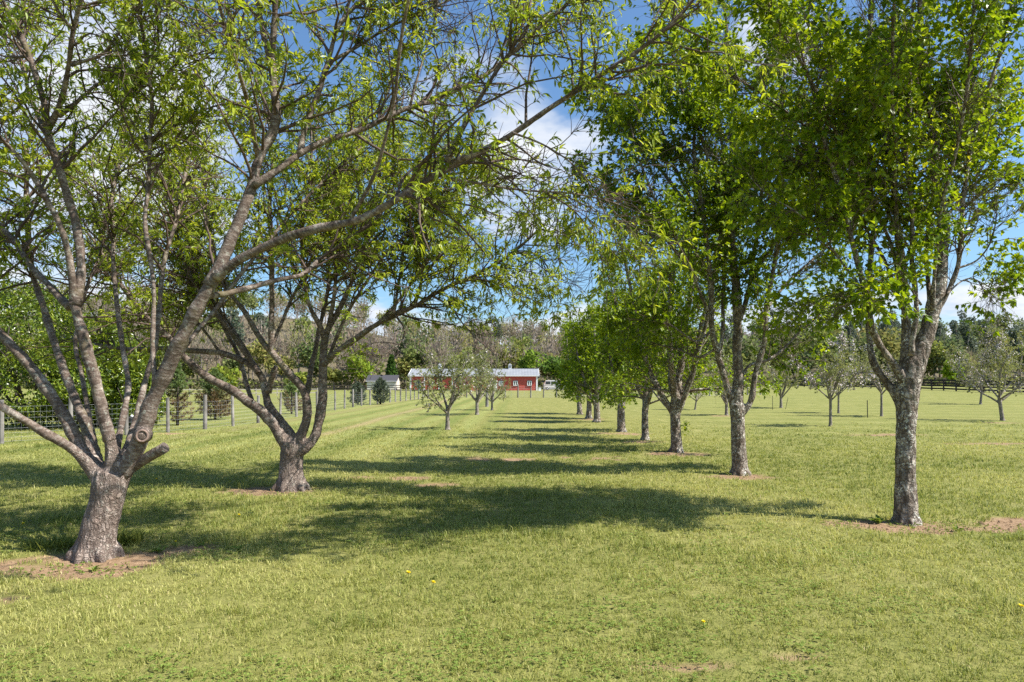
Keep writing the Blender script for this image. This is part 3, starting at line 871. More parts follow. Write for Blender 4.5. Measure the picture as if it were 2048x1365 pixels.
def proc_pear(loc, seed, label, H=6.3, r=.13, th=1.45, lean=0, nl=6, spread=.75, low=None, bot=1.25, thin=1.0, ls=1.25, wid=1.0, name='pear_tree'):
    rng = np.random.default_rng(seed)
    b = np.array(loc)
    z = np.array([-.08, 0, .12, .4, .8, th, th + .25])
    P = np.stack([b[0] + lean * np.maximum(z, 0) + .02 * np.sin(z * 3 + seed), b[1] + .02 * np.cos(z * 2.3 + seed), b[2] + z], 1)
    R = np.array([1.6, 1.35, 1.08, 1.0, .95, 1.05, .85]) * r
    Q, t = resample(P, .05, 2)
    s = np.concatenate([[0], np.cumsum(np.linalg.norm(np.diff(P, axis=0), axis=1))])
    tr = (Q, np.interp(t, s, R))
    top = P[-2]
    lim = []
    a0 = rng.uniform(0, 6.28)
    for k in range(nl):
        a = a0 + k * 2 * math.pi / (nl - 1) + rng.uniform(-.3, .3)
        cen = k == nl - 1
        hz = 0 if cen else rng.uniform(-.35, .15)
        S = top + np.array([0, 0, hz])
        d = np.array([math.cos(a), math.sin(a), rng.uniform(.9, 1.5)]) if not cen else np.array([.05, .05, 1.])
        L = (H - th - hz) * (rng.uniform(.68, .9) if not cen else .95)
        n = 10
        pp = [S]
        d = nrm(d)
        for i in range(n):
            tgt = np.array([math.cos(a) * .18 * spread, math.sin(a) * .18 * spread, 1]) if not cen else np.array([0, 0, 1])
            d = nrm(d * .62 + nrm(tgt) * .38 + rng.normal(0, .06, 3))
            pp.append(pp[-1] + d * L / n)
        Pq, tq = resample(np.array(pp), .08, 3)
        rr = (r * (.55 if not cen else .75)) * np.linspace(1, .12, len(Pq)) + .006
        rr *= 1 + .2 * np.exp(-tq / .12)
        lim.append(dict(P=Pq, R=rr, root=True, f0=.12))
    for k in range(5):      # low side limbs that carry the skirt of the crown
        a = rng.uniform(0, 6.28)
        S = top + np.array([0, 0, rng.uniform(-.25, .35)])
        P1 = grow(S[None], np.array([[math.cos(a), math.sin(a), .35]]), np.array([rng.uniform(1.2, 1.7) * wid]), 9, .09, (0, 0, .02), rng)[0]
        Pq, tq = resample(P1, .08, 2)
        lim.append(dict(P=Pq, R=np.linspace(r * .32, .006, len(Pq)), root=False, f0=.25))
    sp = pear_sp(H, True, ls, thin)
    sp['len1'] = (.5 * wid, 1.2 * wid)
    sp['gap'] = .36
    sp['gapsc'] = 2.0
    sp['den1'] = 12 * thin
    sp['n1l'] = 6
    sp['keep'] = lambda Pp: (Pp[:, 2] > bot + .35 * np.clip(1.2 - np.hypot(Pp[:, 0], Pp[:, 1]), 0, 1)) & (Pp[:, 2] < H + .6)
    return make_tree(name, loc, tr, lim, sp, RM, seed, label, 'tree', 'pear trees in the row', fuse=.4, voxel=.022, disp=.01)[0]


p3 = ground_at(1352, 904)
t5 = proc_pear(p3, 505, 'third pear tree in the row, thick shadowed trunk with a leafy sucker at waist height', 7.4, .125, 1.15, 0, 6, 1.15, bot=1.35, ls=1.2, wid=1.3)
# sucker shoot on its trunk
rs = np.random.default_rng(5)
n = 46
Pp = np.array([.14, -.06, .62]) + rs.normal(0, 1, (n, 3)) * np.array([.05, .05, .12]) + np.array([.05, 0, 0])
V, Fc = leaves(Pp, rs.normal(0, 1, (n, 3)) + np.array([.8, 0, -.2]), nrm(rs.normal(0, .5, (n, 3)) + np.array([0, 0, 1])), rs.uniform(.06, .1, n), rs.uniform(.035, .055, n), PEAR_T)
mesh_np('sucker_leaves', V, [Fc], M['pear_leaf'], t5, {'tint': np.repeat(rs.uniform(0, 1, n), 5)})

p4 = ground_at(1290, 880)
proc_pear(p4, 606, 'fourth pear tree in the row, slim trunk with a low side limb reaching right', 6.5, .10, 1.25, .02, 6, 1.1, bot=1.1, wid=1.25)
p5 = ground_at(1243, 864)
A = proc_pear(p5, 707, 'fifth pear tree in the row, stout pale trunk under a dense round crown', 5.6, .135, 1.05, 0, 6, .9, bot=.8, ls=1.35, thin=1.15)
far_lab = ['sixth pear tree in the row, pale trunk leaning a little left', 'seventh pear tree in the row, thin pale trunk second from the far end', 'last pear tree at the far end of the row, nearest the red barn']
for i, (u, v, rz, s) in enumerate([(1193, 845, 2.1, 1.0), (1178, 837, 4.0, .98), (1159, 829, .9, 1.02)]):
    c = copy_tree(A)
    c.location = ground_at(u, v)
    c.rotation_euler = (0, 0, rz)
    c.scale = (s, s, s)
    c['label'] = far_lab[i]

# ------------------------------------------------------------------ apple trees
def proc_apple(loc, seed, label, H=3.6, r=.06, th=.9, nl=7, wid=1.3, lean=0., den=1.0, blossom=.12, multi=False, gap=.3):
    rng = np.random.default_rng(seed)
    b = np.array(loc)
    z = np.array([-.06, 0, .15, th * .6, th, th + .15])
    P = np.stack([b[0] + lean * np.maximum(z, 0), b[1] + 0 * z, b[2] + z], 1)
    R = np.array([1.5, 1.3, 1.05, .95, 1.0, .7]) * r
    Q, t = resample(P, .05, 2)
    s = np.concatenate([[0], np.cumsum(np.linalg.norm(np.diff(P, axis=0), axis=1))])
    tr = (Q, np.interp(t, s, R))
    top = P[-2]
    lim = []
    a0 = rng.uniform(0, 6.28)
    for k in range(nl):
        a = a0 + k * 6.283 / nl + rng.uniform(-.3, .3)
        S = top + np.array([0, 0, rng.uniform(-.2, .1)])
        up = rng.uniform(.6, 1.5) if k % 3 else rng.uniform(2, 3.5)
        L = (H - th) * rng.uniform(.75, 1.05)
        Pq = grow(S[None], nrm(np.array([[math.cos(a), math.sin(a), up]])), np.array([L]), 9, .1, (0, 0, .16), rng)[0]
        hz = np.hypot(*(Pq[:, :2] - b[:2]).T)
        f = np.minimum(1, wid / np.maximum(hz, .01))
        Pq[:, :2] = b[:2] + (Pq[:, :2] - b[:2]) * f[:, None]
        Pq, tq = resample(Pq, .07, 2)
        lim.append(dict(P=Pq, R=np.linspace(r * .55, .006, len(Pq)), root=True, f0=.2))
    sp = dict(den1=10 * den, ang1=(.5, 1.15), len1=(.35, .95), lenf=lambda S, f: 1.05 - .5 * f, wig=.14, trop1=(0, 0, .06), n2=5, len2=(.12, .35), trop2=(0, 0, .02), bare=.12, n3=4, ntip=4, n1l=4,
              droop=-.1, leaf=(.05, .09), asp=(.45, .6), tmpl=PEAR_T, gap=gap, gapsc=1.6, keep=lambda Pp: Pp[:, 2] > th * .85)
    mats = dict(trunk=M['apple_bark'], limb=M['apple_bark'], twig=M['apple_bark'], leaf=M['apple_leaf'])
    root, lp = make_tree('apple_tree', loc, tr, lim, sp, mats, seed, label, 'tree', 'apple trees in the grass', fuse=.25, voxel=.018, disp=.006)
    m = rng.uniform(0, 1, len(lp)) < blossom * 3 * ss(.42, .66, vn3(lp * 1.1, 12)) + .01
    q = lp[m] + rng.normal(0, .03, (m.sum(), 3))
    n = len(q)
    if n:
        V, Fc = leaves(np.repeat(q, 3, 0), rng.normal(0, 1, (n * 3, 3)), nrm(rng.normal(0, .6, (n * 3, 3)) + np.array([0, 0, 1])), np.full(n * 3, .042), np.full(n * 3, .042), QUAD_T)
        mesh_np('blossom', V, [Fc], M['blossom'], root)
    return root


ap = proc_apple(ground_at(895, 860), 801, 'small apple tree with dark branching stems in front of the red barn', 3.2, .075, .75, 8, 1.35, 0, 1.25, .01, gap=.22)
ap2 = proc_apple(ground_at(954, 830), 802, 'young apple tree with pale forked stems just behind and right of the dark stemmed one', 4.0, .09, .8, 8, 1.5, 0, 1.2, .02, gap=.2)
a1 = proc_apple(ground_at(1661, 853), 803, 'slender white barked apple tree in blossom left of the nearest pear trunk', 3.3, .055, 1.05, 8, 1.25, 0, 1.1, .30)
a2 = proc_apple(ground_at(2005, 842), 804, 'wide apple tree with a curved leaning trunk at the right edge', 4.3, .08, 1.0, 9, 2.1, -.14, 1.2, .12, gap=.25)
rest = [
    (a1, 1677, 827, 1.9, 1.0, 'thin apple tree standing directly behind the slender white barked one'),
    (a2, 1390, 820, 2.6, .68, 'low round apple tree on a short trunk seen right of the third pear trunk'),
    (ap2, 1562, 816, .5, 1.0, 'spreading blossoming apple tree between two thin stakes'),
    (a1, 1763, 833, 4.1, 1.12, 'apple tree with a forked trunk just left of the nearest pear trunk'),
    (a2, 1961, 809, 3.6, 1.0, 'farther apple tree with a dark leaning trunk behind the wide one at the right'),
    (ap2, 1453, 831, 3.0, .9, 'apple tree whose thin trunk is mostly hidden behind the second pear tree'),
    (ap, 984, 821, 2.2, .9, 'apple tree half hidden behind the young pale stemmed one'),
]
for src, u, v, rz, s, lab in rest:
    c = copy_tree(src)
    c.location = ground_at(u, v)
    c.rotation_euler = (0, 0, rz)
    c.scale = (s, s, s)
    c['label'] = lab

# ------------------------------------------------------------------ evergreens beyond the left fence
def leafy_shrub(name, loc, w, d, h, n, label, seed, leaf=(.12, .19)):
    rng = np.random.default_rng(seed)
    root = empty(name, loc, label, 'shrub', 'broadleaf evergreens behind the fence')
    mb = MB()
    for k in range(7):
        a = rng.uniform(0, 6.28)
        P = grow(np.array([[.15 * math.cos(a), .15 * math.sin(a), -.05]]), np.array([[.5 * math.cos(a) * w / h, .5 * math.sin(a), 1.]]), np.array([h * .8]), 8, .1, (0, 0, 0), rng)[0]
        mb.tube(P, np.linspace(.06, .015, 8), 7)
    mb.build('stems', M['dark_board'], root, True)
    P = rng.normal(0, 1, (n * 3, 3))
    P = nrm(P) * (rng.uniform(.45, 1, n * 3) ** .4)[:, None]
    lump = .72 + .5 * vn3(nrm(P) * 2.6 + seed, 3)
    P = P * lump[:, None]
    P[:, :2] *= (1 + .75 * np.clip(-P[:, 2:3], 0, 1) ** 1.5)
    P = P * np.array([w / 2, d / 2, h / 2]) + np.array([0, 0, h / 2])
    P = P[(P[:, 2] > .08)]
    k = vn3(P * 1.8 + seed, 8) > .24
    P = P[k][:n]
    out = nrm(P - np.array([0, 0, h * .45]))
    Nn = nrm(out * .6 + rng.normal(0, .6, P.shape) + np.array([0, 0, .5]))
    D = rng.normal(0, 1, P.shape) + out * .7
    L = rng.uniform(*leaf, len(P))
    V, Fc = leaves(P, D, Nn, L, L * rng.uniform(.36, .5, len(P)), PEAR_T)
    tint = np.clip(rng.beta(2, 2, len(P)) * .8 + .35 * (vn3(P * 2, 2) - .4), 0, 1)
    mesh_np('foliage', V, [Fc], M['laurel_leaf'], root, {'tint': np.repeat(tint, 5)})
    return root


def gl(u, y):
    x = (u - CX) / F * y
    return (x, y, g1(x, y))


leafy_shrub('evergreen_shrub', gl(60, 26), 6.4, 4.6, 5.4, 22000, 'tall glossy evergreen shrub at the far left behind the wire fence', 21)
leafy_shrub('evergreen_shrub', gl(200, 27.5), 3.8, 3.4, 3.8, 14000, 'broad glossy evergreen shrub behind the wire fence, right of the tall one', 22)
leafy_shrub('evergreen_shrub', gl(274, 26.5), 1.7, 1.8, 2.5, 5600, 'narrow glossy evergreen shrub at the right end of the hedge, behind a fence post', 23)


def needle_tree(name, loc, h, w, n, mat, label, cat, seed, group=None, bottom=.0, tint=lambda f, r: r, cone=1.0, nl=14, needle=(.10, .2)):
    rng = np.random.default_rng(seed)
    root = empty(name, loc, label, cat, group)
    mb = MB()
    mb.tube([(0, 0, -.05), (.01, 0, h * .4), (0, .01, h * .97)], [.035 + h * .014, .03 + h * .008, .01], 8)
    mb.build('trunk', M['dark_board'], root, True)
    S, D, L, ff = [], [], [], []
    for k in range(nl * 7):
        f = bottom + (1 - bottom) * ((k + rng.uniform(0, 1)) / (nl * 7))
        a = k * 2.4 + rng.uniform(-.4, .4)
        prof = math.sin(min(1, (f * .9 + .18)) * math.pi) ** .6 * (1 - cone * f) ** .55 if cone < 1 else (1 - f) ** .8
        S.append((0, 0, f * h)); D.append((math.cos(a), math.sin(a), .25 + .5 * f)); L.append(max(.08, w / 2 * prof * rng.uniform(.75, 1.1))); ff.append(f)
    S, D, L, ff = np.array(S), np.array(D), np.array(L), np.array(ff)
    P1 = grow(S, D, L, 6, .1, (0, 0, .12), rng)
    V1, Q1, _ = tubes(P1, np.repeat(np.linspace(.012, .005, 6)[None], len(P1), 0), 4)
    mesh_np('branches', V1, [Q1], M['dark_board'], root)
    k = max(1, n // len(P1))
    pos, tan, f, pi = sample(P1, k, .25, 1, rng)
    pos = pos + rng.normal(0, .05, pos.shape) * (L[pi] * .9)[:, None]
    m = 9
    P = np.repeat(pos, m, 0)
    Dn = np.repeat(tan, m, 0) * .9 + rng.normal(0, .75, (len(P), 3)) + np.array([0, 0, .25])
    Ln = rng.uniform(*needle, len(P))
    V, Fc = leaves(P, Dn, nrm(rng.normal(0, 1, P.shape)), Ln, Ln * .13 + .008, NEED_T)
    ti = np.clip(tint(np.repeat(ff[pi], m), np.repeat(rng.uniform(0, 1, len(pos)), m)), 0, 1)
    mesh_np('needles', V, [Fc], mat, root, {'tint': np.repeat(ti, 3)})
    return root


pt = lambda f, r: np.clip(ss(.3, .62, f) * .6 + r * .4, 0, 1)
needle_tree('pine_tree', gl(355, 28.5), 2.45, 1.7, 520, M['pine_leaf'], 'small sparse pine with browned lower branches behind the wire fence', 'pine', 31, 'young conifers behind the fence', .06, pt, .8, 10)
needle_tree('pine_tree', gl(430, 33), 2.3, 2.3, 1500, M['pine_leaf'], 'bushy round pine, green above and brown below, behind the wire fence', 'pine', 32, 'young conifers behind the fence', .03, pt, .55, 18)
needle_tree('pine_tree', gl(583, 40), 1.75, 1.9, 600, M['pine_leaf'], 'thin pine seen between the forked limbs of the smaller peach tree', 'pine', 33, 'young conifers behind the fence', .05, pt, .7, 10)
st_ = lambda f, r: r
needle_tree('spruce_tree', gl(716, 56), 1.7, 1.9, 1100, M['spruce_leaf'], 'low dark spruce, the left one of two behind the fence below the cream shed', 'spruce', 34, 'young conifers behind the fence', .03, st_, .5, 16)
needle_tree('spruce_tree', gl(761, 57), 2.1, 2.1, 1300, M['spruce_leaf'], 'taller dark spruce, the right one of two behind the fence below the cream shed', 'spruce', 35, 'young conifers behind the fence', .03, st_, .5, 16)

# ------------------------------------------------------------------ fences
def wire_fence(name, posts, label, h=1.25, rad=.062, wires=True, vsp=.16, seed=1, wr=.0026, pm='post_wood'):
    """posts: list of world (x,y,z)"""
    rng = np.random.default_rng(seed)
    root = empty(name, posts[0], label, 'fence')
    o0 = np.array(posts[0])
    for i, p in enumerate(posts):
        p = np.array(p) - o0
        hh = h * rng.uniform(.94, 1.05)
        ln = rng.normal(0, .018, 2)
        mb = MB()
        r = rad * rng.uniform(.85, 1.15)
        mb.tube([p + (0, 0, -.1), p + (ln[0] * .5, ln[1] * .5, hh * .5), p + (ln[0], ln[1], hh - .015), p + (ln[0], ln[1], hh)], [r * 1.05, r, r * .96, r * .8], 9)
        mb.build('post', M[pm], root, False)
    if wires:
        mb = MB()
        for a, b in zip(posts[:-1], posts[1:]):
            a = np.array(a) - o0; b = np.array(b) - o0
            L = np.linalg.norm(b - a)
            yv = (a + o0)[1]
            for z in np.array([.06, .17, .29, .42, .56, .71, .87, 1.03]) * h / 1.25:
                mb.tube([a + (0, 0, z), (a + b) / 2 + (0, 0, z - .006), b + (0, 0, z)], [wr] * 3, 3, False)
            n = int(L / max(vsp, yv * .006))
            for k in range(1, n):
                q = a + (b - a) * k / n
                mb.tube([q + (0, 0, .05), q + (0, 0, 1.04 * h / 1.25)], [wr * .85] * 2, 3, False)
        mb.build('wire_mesh', M['wire'], root)
    return root


pp = [(-110, 893), (3, 888), (141, 879), (253, 871), (336, 865), (410, 859), (466, 853), (516, 847), (560, 840), (593, 834), (634, 828), (670, 821), (689, 818), (706, 815), (723, 812.5), (740, 810.5), (755, 808.5), (767, 807),
      (780, 805.5), (791, 804), (801, 803), (812, 802), (821, 801), (829, 800.2), (837, 799.5), (846, 799), (856, 798.5)]
wire_fence('wire_fence', [ground_at(*q) for q in pp], 'wire mesh fence on grey wooden posts running back along the left side', 1.25)
fy = 79.0
far = [((856 - CX) / F * fy + i * 1.45, fy + .02 * i, g1((856 - CX) / F * fy + i * 1.45, fy)) for i in range(0, 27)]
wire_fence('wire_fence', [(p[0], p[1], p[2]) for p in far[1:]], 'far wire fence crossing the lawn in front of the red barn', 1.5, .07, True, .5, 3, .007)
# three thicker posts near the fence corner
for (u, v, h, r, lab) in [(974, 814, 1.35, .11, 'stout wooden post standing in the lawn left of the far fence corner'), (986, 806, 1.6, .08, 'thin grey wooden post just right of the stout one')]:
    b = ground_at(u, v)
    mb = MB()
    mb.tube([(0, 0, -.1), (0, 0, h * .5), (.01, 0, h - .02), (.01, 0, h)], [r * 1.15, r, r * .95, r * .8], 9)
    o = mb.build('wooden_post', M['post_wood'])
    o.location = b
    tag(o, lab, 'post')


def board_fence(name, a, b, n, h, rails, mat, label, bw=.14, pw=.13):
    a = np.array(a); b = np.array(b)
    root = empty(name, a, label, 'fence')
    pts = []
    for i in range(n + 1):
        p = a + (b - a) * i / n
        p[2] = g1(p[0], p[1])
        pts.append(p)
    ang = math.atan2((b - a)[1], (b - a)[0])
    for i, p in enumerate(pts):
        mb = MB()
        mb.box(p - a + np.array([0, 0, h / 2 - .05]), (pw, pw, h + .1), ang)
        mb.build('post', mat, root)
    nv = np.array([math.sin(ang), -math.cos(ang), 0]) * (pw / 2 + .016)
    for z in rails:
        mb = MB()
        for p, q in zip(pts[:-1], pts[1:]):
            p = p - a + nv; q = q - a + nv
            up = np.array([0, 0, bw / 2]); th = nv / np.linalg.norm(nv) * .014
            V = np.array([p + (0, 0, z) - up - th, p + (0, 0, z) - up + th, p + (0, 0, z) + up - th, p + (0, 0, z) + up + th, q + (0, 0, z) - up - th, q + (0, 0, z) - up + th, q + (0, 0, z) + up - th, q + (0, 0, z) + up + th])
            mb.raw(V, [(0, 1, 3, 2), (4, 6, 7, 5), (0, 4, 5, 1), (2, 3, 7, 6), (0, 2, 6, 4), (1, 5, 7, 3)])
        mb.build('rail', mat, root)
    return root


board_fence('board_fence', (55.8, 73, 0), (51.5, 126, 0), 24, 1.42, (.25, .60, .95, 1.30), M['black_board'], 'black four rail board fence along the wood at the right', .19)
board_fence('board_fence', (-47, 128, 0), (-20.4, 128.5, 0), 11, 1.15, (.25, .62, 1.0), M['dark_board'], 'dark three rail fence in front of the cream shed', .13)
board_fence('board_fence', (-40.5, 82, 0), (-25, 90, 0), 7, 1.0, (.4, .85), M['pale_board'], 'pale two rail fence across the paddock beyond the smaller peach tree', .1, .1)
board_fence('board_fence', (6.2, 132, 0), (22, 132, 0), 7, 1.2, (.3, .65, 1.05), M['pale_board'], 'pale weathered rail fence beside the right end of the red barn', .12, .12)

# steel stakes
for (u, v, h, ln, r, lab) in [(1735, 836, .88, -.02, .017, 'dark straight steel stake in the grass beside the forked apple trunk'), (1545, 820, .92, .01, .014, 'thin dark stake left of the spreading blossoming apple tree'),
                              (1567, 819, .8, .25, .012, 'thin stake leaning right beside the spreading blossoming apple tree')]:
    b = ground_at(u if ln < .2 else 1571, v)
    mb = MB()
    mb.box((0, 0, h / 2 - .05), (r * 2.2, r * .7, h + .1))
    mb.box((0, -r * .8, h / 2 - .05), (r * .7, r * 1.4, h + .1))
    V = mb.v
    o = mb.build('steel_stake', M['steel_post'])
    o.location = b
    o.rotation_euler = (0, ln, .3)
    tag(o, lab, 'stake')

# ------------------------------------------------------------------ red barn
by = 135.0
bx0, bx1 = (820 - CX) / F * by, (1075 - CX) / F * by
bzg = g1(-8, by) - .05
barn = empty('barn', ((bx0 + bx1) / 2, by, bzg), 'long red barn with grey metal roof and white trim at the end of the lawn', 'barn')
bl = bx1 - bx0
dp, eh, rh = 9.0, 2.95, 4.25
hl = bl / 2
V = [(-hl, 0, 0), (hl, 0, 0), (hl, dp, 0), (-hl, dp, 0), (-hl, 0, eh), (hl, 0, eh), (hl, dp, eh), (-hl, dp, eh), (-hl, dp / 2, rh), (hl, dp / 2, rh)]
mb = MB()
mb.raw(V, [(0, 1, 5, 4), (2, 3, 7, 6), (1, 2, 6, 5), (3, 0, 4, 7)], [(5, 6, 9), (7, 4, 8)])
mb.build('wall', M['barn_red'], barn)
ov, sl = .35, (rh - eh) / (dp / 2)
mb = MB()
for sgn, ye, y0 in ((1, -ov, dp / 2), (-1, dp + ov, dp / 2)):
    z0, z1 = eh - sl * ov + .03, rh + .03
    V = [(-hl - .3, ye, z0), (hl + .3, ye, z0), (hl + .3, y0, z1), (-hl - .3, y0, z1), (-hl - .3, ye, z0 + .09), (hl + .3, ye, z0 + .09), (hl + .3, y0, z1 + .09), (-hl - .3, y0, z1 + .09)]
    mb.raw(V, [(0, 1, 2, 3), (4, 7, 6, 5), (0, 4, 5, 1), (1, 5, 6, 2), (2, 6, 7, 3), (3, 7, 4, 0)])
roof = mb.build('roof', M['roof_metal'], barn)
mb = MB()
mb.box((0, dp / 2, rh + .14), (bl + .6, .3, .06))
mb.build('ridge_cap', M['roof_metal'], roof)
mb = MB()
for s in (-1, 1):      # white corner boards and rake boards
    mb.box((s * (hl - .12), -.03, eh / 2 - .1), (.3, .05, eh - .2))
    x = s * (hl + .33)
    z0, z1 = eh - sl * ov + .02, rh + .02
    V = [(x - .03, -ov - .02, z0 - .16), (x + .03, -ov - .02, z0 - .16), (x + .03, dp / 2, z1 - .16), (x - .03, dp / 2, z1 - .16), (x - .03, -ov - .02, z0 + .14), (x + .03, -ov - .02, z0 + .14), (x + .03, dp / 2, z1 + .14), (x - .03, dp / 2, z1 + .14)]
    mb.raw(V, [(0, 1, 2, 3), (4, 7, 6, 5), (0, 4, 5, 1), (1, 5, 6, 2), (2, 6, 7, 3), (3, 7, 4, 0)])
mb.box((0, -ov - .03, eh - sl * ov + .02), (bl + .5, .04, .16))
mb.build('white_trim', M['white_paint'], barn)
for u in (849, 878, 905):
    mb = MB()
    x = (u - CX) / F * by - (bx0 + bx1) / 2
    mb.box((x, -.03, eh / 2 - .1), (.2, .05, eh - .25))
    mb.build('white_batten', M['white_paint'], barn)
mb = MB()
mb.box((-hl + 4.6, -.06, .12), (9.0, .1, .24))
mb.build('skirting', M['black_trim'], barn)


def window(u, w, h, zc, shut):
    x = (u - CX) / F * by - (bx0 + bx1) / 2
    mb = MB()
    mb.box((x, -.03, zc), (w + .24, .06, h + .24))
    wn = mb.build('window', M['black_trim'], barn)
    mb = MB()
    mb.box((x, -.075, zc), (w, .03, h))
    mb.build('pane', M['glass'], wn)
    mb = MB()
    for dx in ((-w / 2, 0, w / 2) if not shut else (-w / 2, w / 2)):
        mb.box((x + dx, -.105, zc), (.15 if not shut else .07, .03, h + .12))
    for dz in (-h / 2, h / 2):
        mb.box((x, -.108, zc + dz), (w + .12, .028, .11 if not shut else .06))
    mb.build('frame', M['white_paint'] if not shut else M['pale_board'], wn)


for u in (1002, 1031, 1059): window(u, .72, .8, 1.45, False)
for u in (835, 863.5): window(u, .95, .95, 1.5, True)
mb = MB()
x = (990 - CX) / F * by - (bx0 + bx1) / 2
mb.box((x, -.03, 1.02), (.85, .07, 2.0))
dr = mb.build('door', M['white_paint'], barn)
mb = MB(); mb.box((x + .3, -.09, 1.0), (.08, .06, .08)); mb.build('handle', M['black_trim'], dr)
for u in (879.5, 1020):
    x = (u - CX) / F * (by + dp / 2) - (bx0 + bx1) / 2
    mb = MB()
    mb.box((x, dp / 2, rh + .42), (.62, .62, .75))
    cu = mb.build('cupola', M['white_paint'], barn)
    mb = MB()
    mb.raw([(x - .42, dp / 2 - .42, rh + .8), (x + .42, dp / 2 - .42, rh + .8), (x + .42, dp / 2 + .42, rh + .8), (x - .42, dp / 2 + .42, rh + .8), (x, dp / 2, rh + 1.2)], [(3, 2, 1, 0)], [(0, 1, 4), (1, 2, 4), (2, 3, 4), (3, 0, 4)])
    mb.build('cupola_roof', M['roof_metal'], cu)
    mb = MB()
    for k in range(4): mb.box((x, dp / 2 - .325, rh + .3 + k * .12), (.4, .03, .05))
    mb.build('louvre', M['black_trim'], cu)

# blue barrel, white box by the barn
b = gl(838, 133.5)
bar = empty('barrel', b, 'bright blue plastic barrel standing against the left end of the red barn', 'barrel')
zz = np.array([0, .05, .25, .3, .35, .6, .65, .7, .88, .92]); rr = np.array([.27, .3, .31, .33, .31, .31, .33, .31, .3, .26])
mb = MB(); mb.tube(np.stack([0 * zz, 0 * zz, zz], 1), rr, 16); mb.build('body', M['blue_plastic'], bar, True)
mb = MB(); mb.tube([(0, 0, .925), (0, 0, .95)], [.29, .27], 16); mb.build('lid', M['blue_plastic'], bar)
b = gl(1079.5, 131)
ub = empty('utility_box', b, 'small white box standing in the grass at the right corner of the red barn', 'box')
mb = MB(); mb.box((0, 0, .32), (.46, .36, .64)); mb.build('cabinet', M['white_paint'], ub)
mb = MB(); mb.box((0, 0, .665), (.52, .42, .05)); mb.build('lid', M['cream_paint'], ub)

# ------------------------------------------------------------------ cream shed
sy = 140.0
sx0, sx1 = (734 - CX) / F * sy, (793 - CX) / F * sy
sl_ = (sx1 - sx0) / 2
shed = empty('shed', ((sx0 + sx1) / 2, sy, g1(sx0, sy) - .05), 'small cream shed with a dark shingle roof left of the red barn', 'shed')
mb = MB()
d, e, r_ = 4.0, 1.95, 3.0
V = [(-sl_, 0, 0), (sl_, 0, 0), (sl_, d, 0), (-sl_, d, 0), (-sl_, 0, e), (sl_, 0, e), (sl_, d, e), (-sl_, d, e), (-sl_, d / 2, r_), (sl_, d / 2, r_)]
mb.raw(V, [(0, 1, 5, 4), (2, 3, 7, 6), (1, 2, 6, 5), (3, 0, 4, 7)], [(5, 6, 9), (7, 4, 8)])
mb.build('wall', M['cream_paint'], shed)
mb = MB()
s2 = (r_ - e) / (d / 2)
for ye in (-.25, d + .25):
    z0, z1 = e - s2 * .25 + .03, r_ + .03
    V = [(-sl_ - .2, ye, z0), (sl_ + .2, ye, z0), (sl_ + .2, d / 2, z1), (-sl_ - .2, d / 2, z1), (-sl_ - .2, ye, z0 + .08), (sl_ + .2, ye, z0 + .08), (sl_ + .2, d / 2, z1 + .08), (-sl_ - .2, d / 2, z1 + .08)]
    mb.raw(V, [(0, 1, 2, 3), (4, 7, 6, 5), (0, 4, 5, 1), (1, 5, 6, 2), (2, 6, 7, 3), (3, 7, 4, 0)])
rf = mb.build('roof', M['dark_roof'], shed)
mb = MB(); mb.box((-.3, d / 2 - .3, r_ + .08), (.4, .3, .16)); mb.build('vent', M['dark_roof'], rf)
mb = MB(); mb.box((0, -.28, e - s2 * .25 + .02), (sl_ * 2 + .4, .03, .1)); mb.build('fascia', M['white_paint'], shed)
mb = MB(); mb.box((0, -.025, e - .2), (sl_ * 2, .04, .16)); mb.build('eave_band', M['dark_board'], shed)

# ------------------------------------------------------------------ parked white vehicle right of the barn
vb = gl(1106, 139)
van = empty('parked_van', vb, 'white van parked right of the red barn, half hidden by the pear leaves', 'van')
prof = [(-1.9, .38), (-1.9, 1.0), (-1.78, 1.2), (-1.5, 1.9), (-1.3, 2.0), (1.0, 2.0), (1.25, 1.88), (1.75, 1.2), (2.45, 1.02), (2.55, .8), (2.55, .38)]
mb = MB()
n = len(prof)
V = [(x, -.85, z) for x, z in prof] + [(x, .85, z) for x, z in prof]
mb.raw(V, [(i, (i + 1) % n, n + (i + 1) % n, n + i) for i in range(n)])
cx_ = np.mean([p[0] for p in prof]); cz_ = np.mean([p[1] for p in prof])
mb.raw(V + [(cx_, -.85, cz_), (cx_, .85, cz_)], [], [(i, 2 * n, (i + 1) % n) for i in range(n)] + [(n + i, n + (i + 1) % n, 2 * n + 1) for i in range(n)])
mb.build('body', M['car_paint'], van)
for xa, xb in ((-1.55, -.55), (-.45, .5), (.6, 1.45)):
    mb = MB()
    dx = .16 if xb > 1 else 0
    mb.raw([(xa, -.865, 1.2), (xb + dx, -.865, 1.2), (xb - dx * 1.6, -.865, 1.78), (xa + .05, -.865, 1.78), (xa, -.84, 1.2), (xb + dx, -.84, 1.2), (xb - dx * 1.6, -.84, 1.78), (xa + .05, -.84, 1.78)],
           [(0, 1, 2, 3), (4, 7, 6, 5), (0, 4, 5, 1), (1, 5, 6, 2), (2, 6, 7, 3), (3, 7, 4, 0)])
    mb.build('window', M['glass'], van)
for x in (-1.15, 1.6):
    for s in (-1, 1):
        mb = MB(); mb.tube([(x, s * .70, .34), (x, s * .88, .34)], [.34, .33], 18); w = mb.build('wheel', M['rubber'], van)
        mb = MB(); mb.tube([(x, s * .875, .34), (x, s * .895, .34)], [.2, .17], 14); mb.build('rim', M['chrome'], w)
mb = MB(); mb.box((2.56, 0, .5), (.06, 1.6, .2)); mb.build('bumper', M['black_trim'], van)

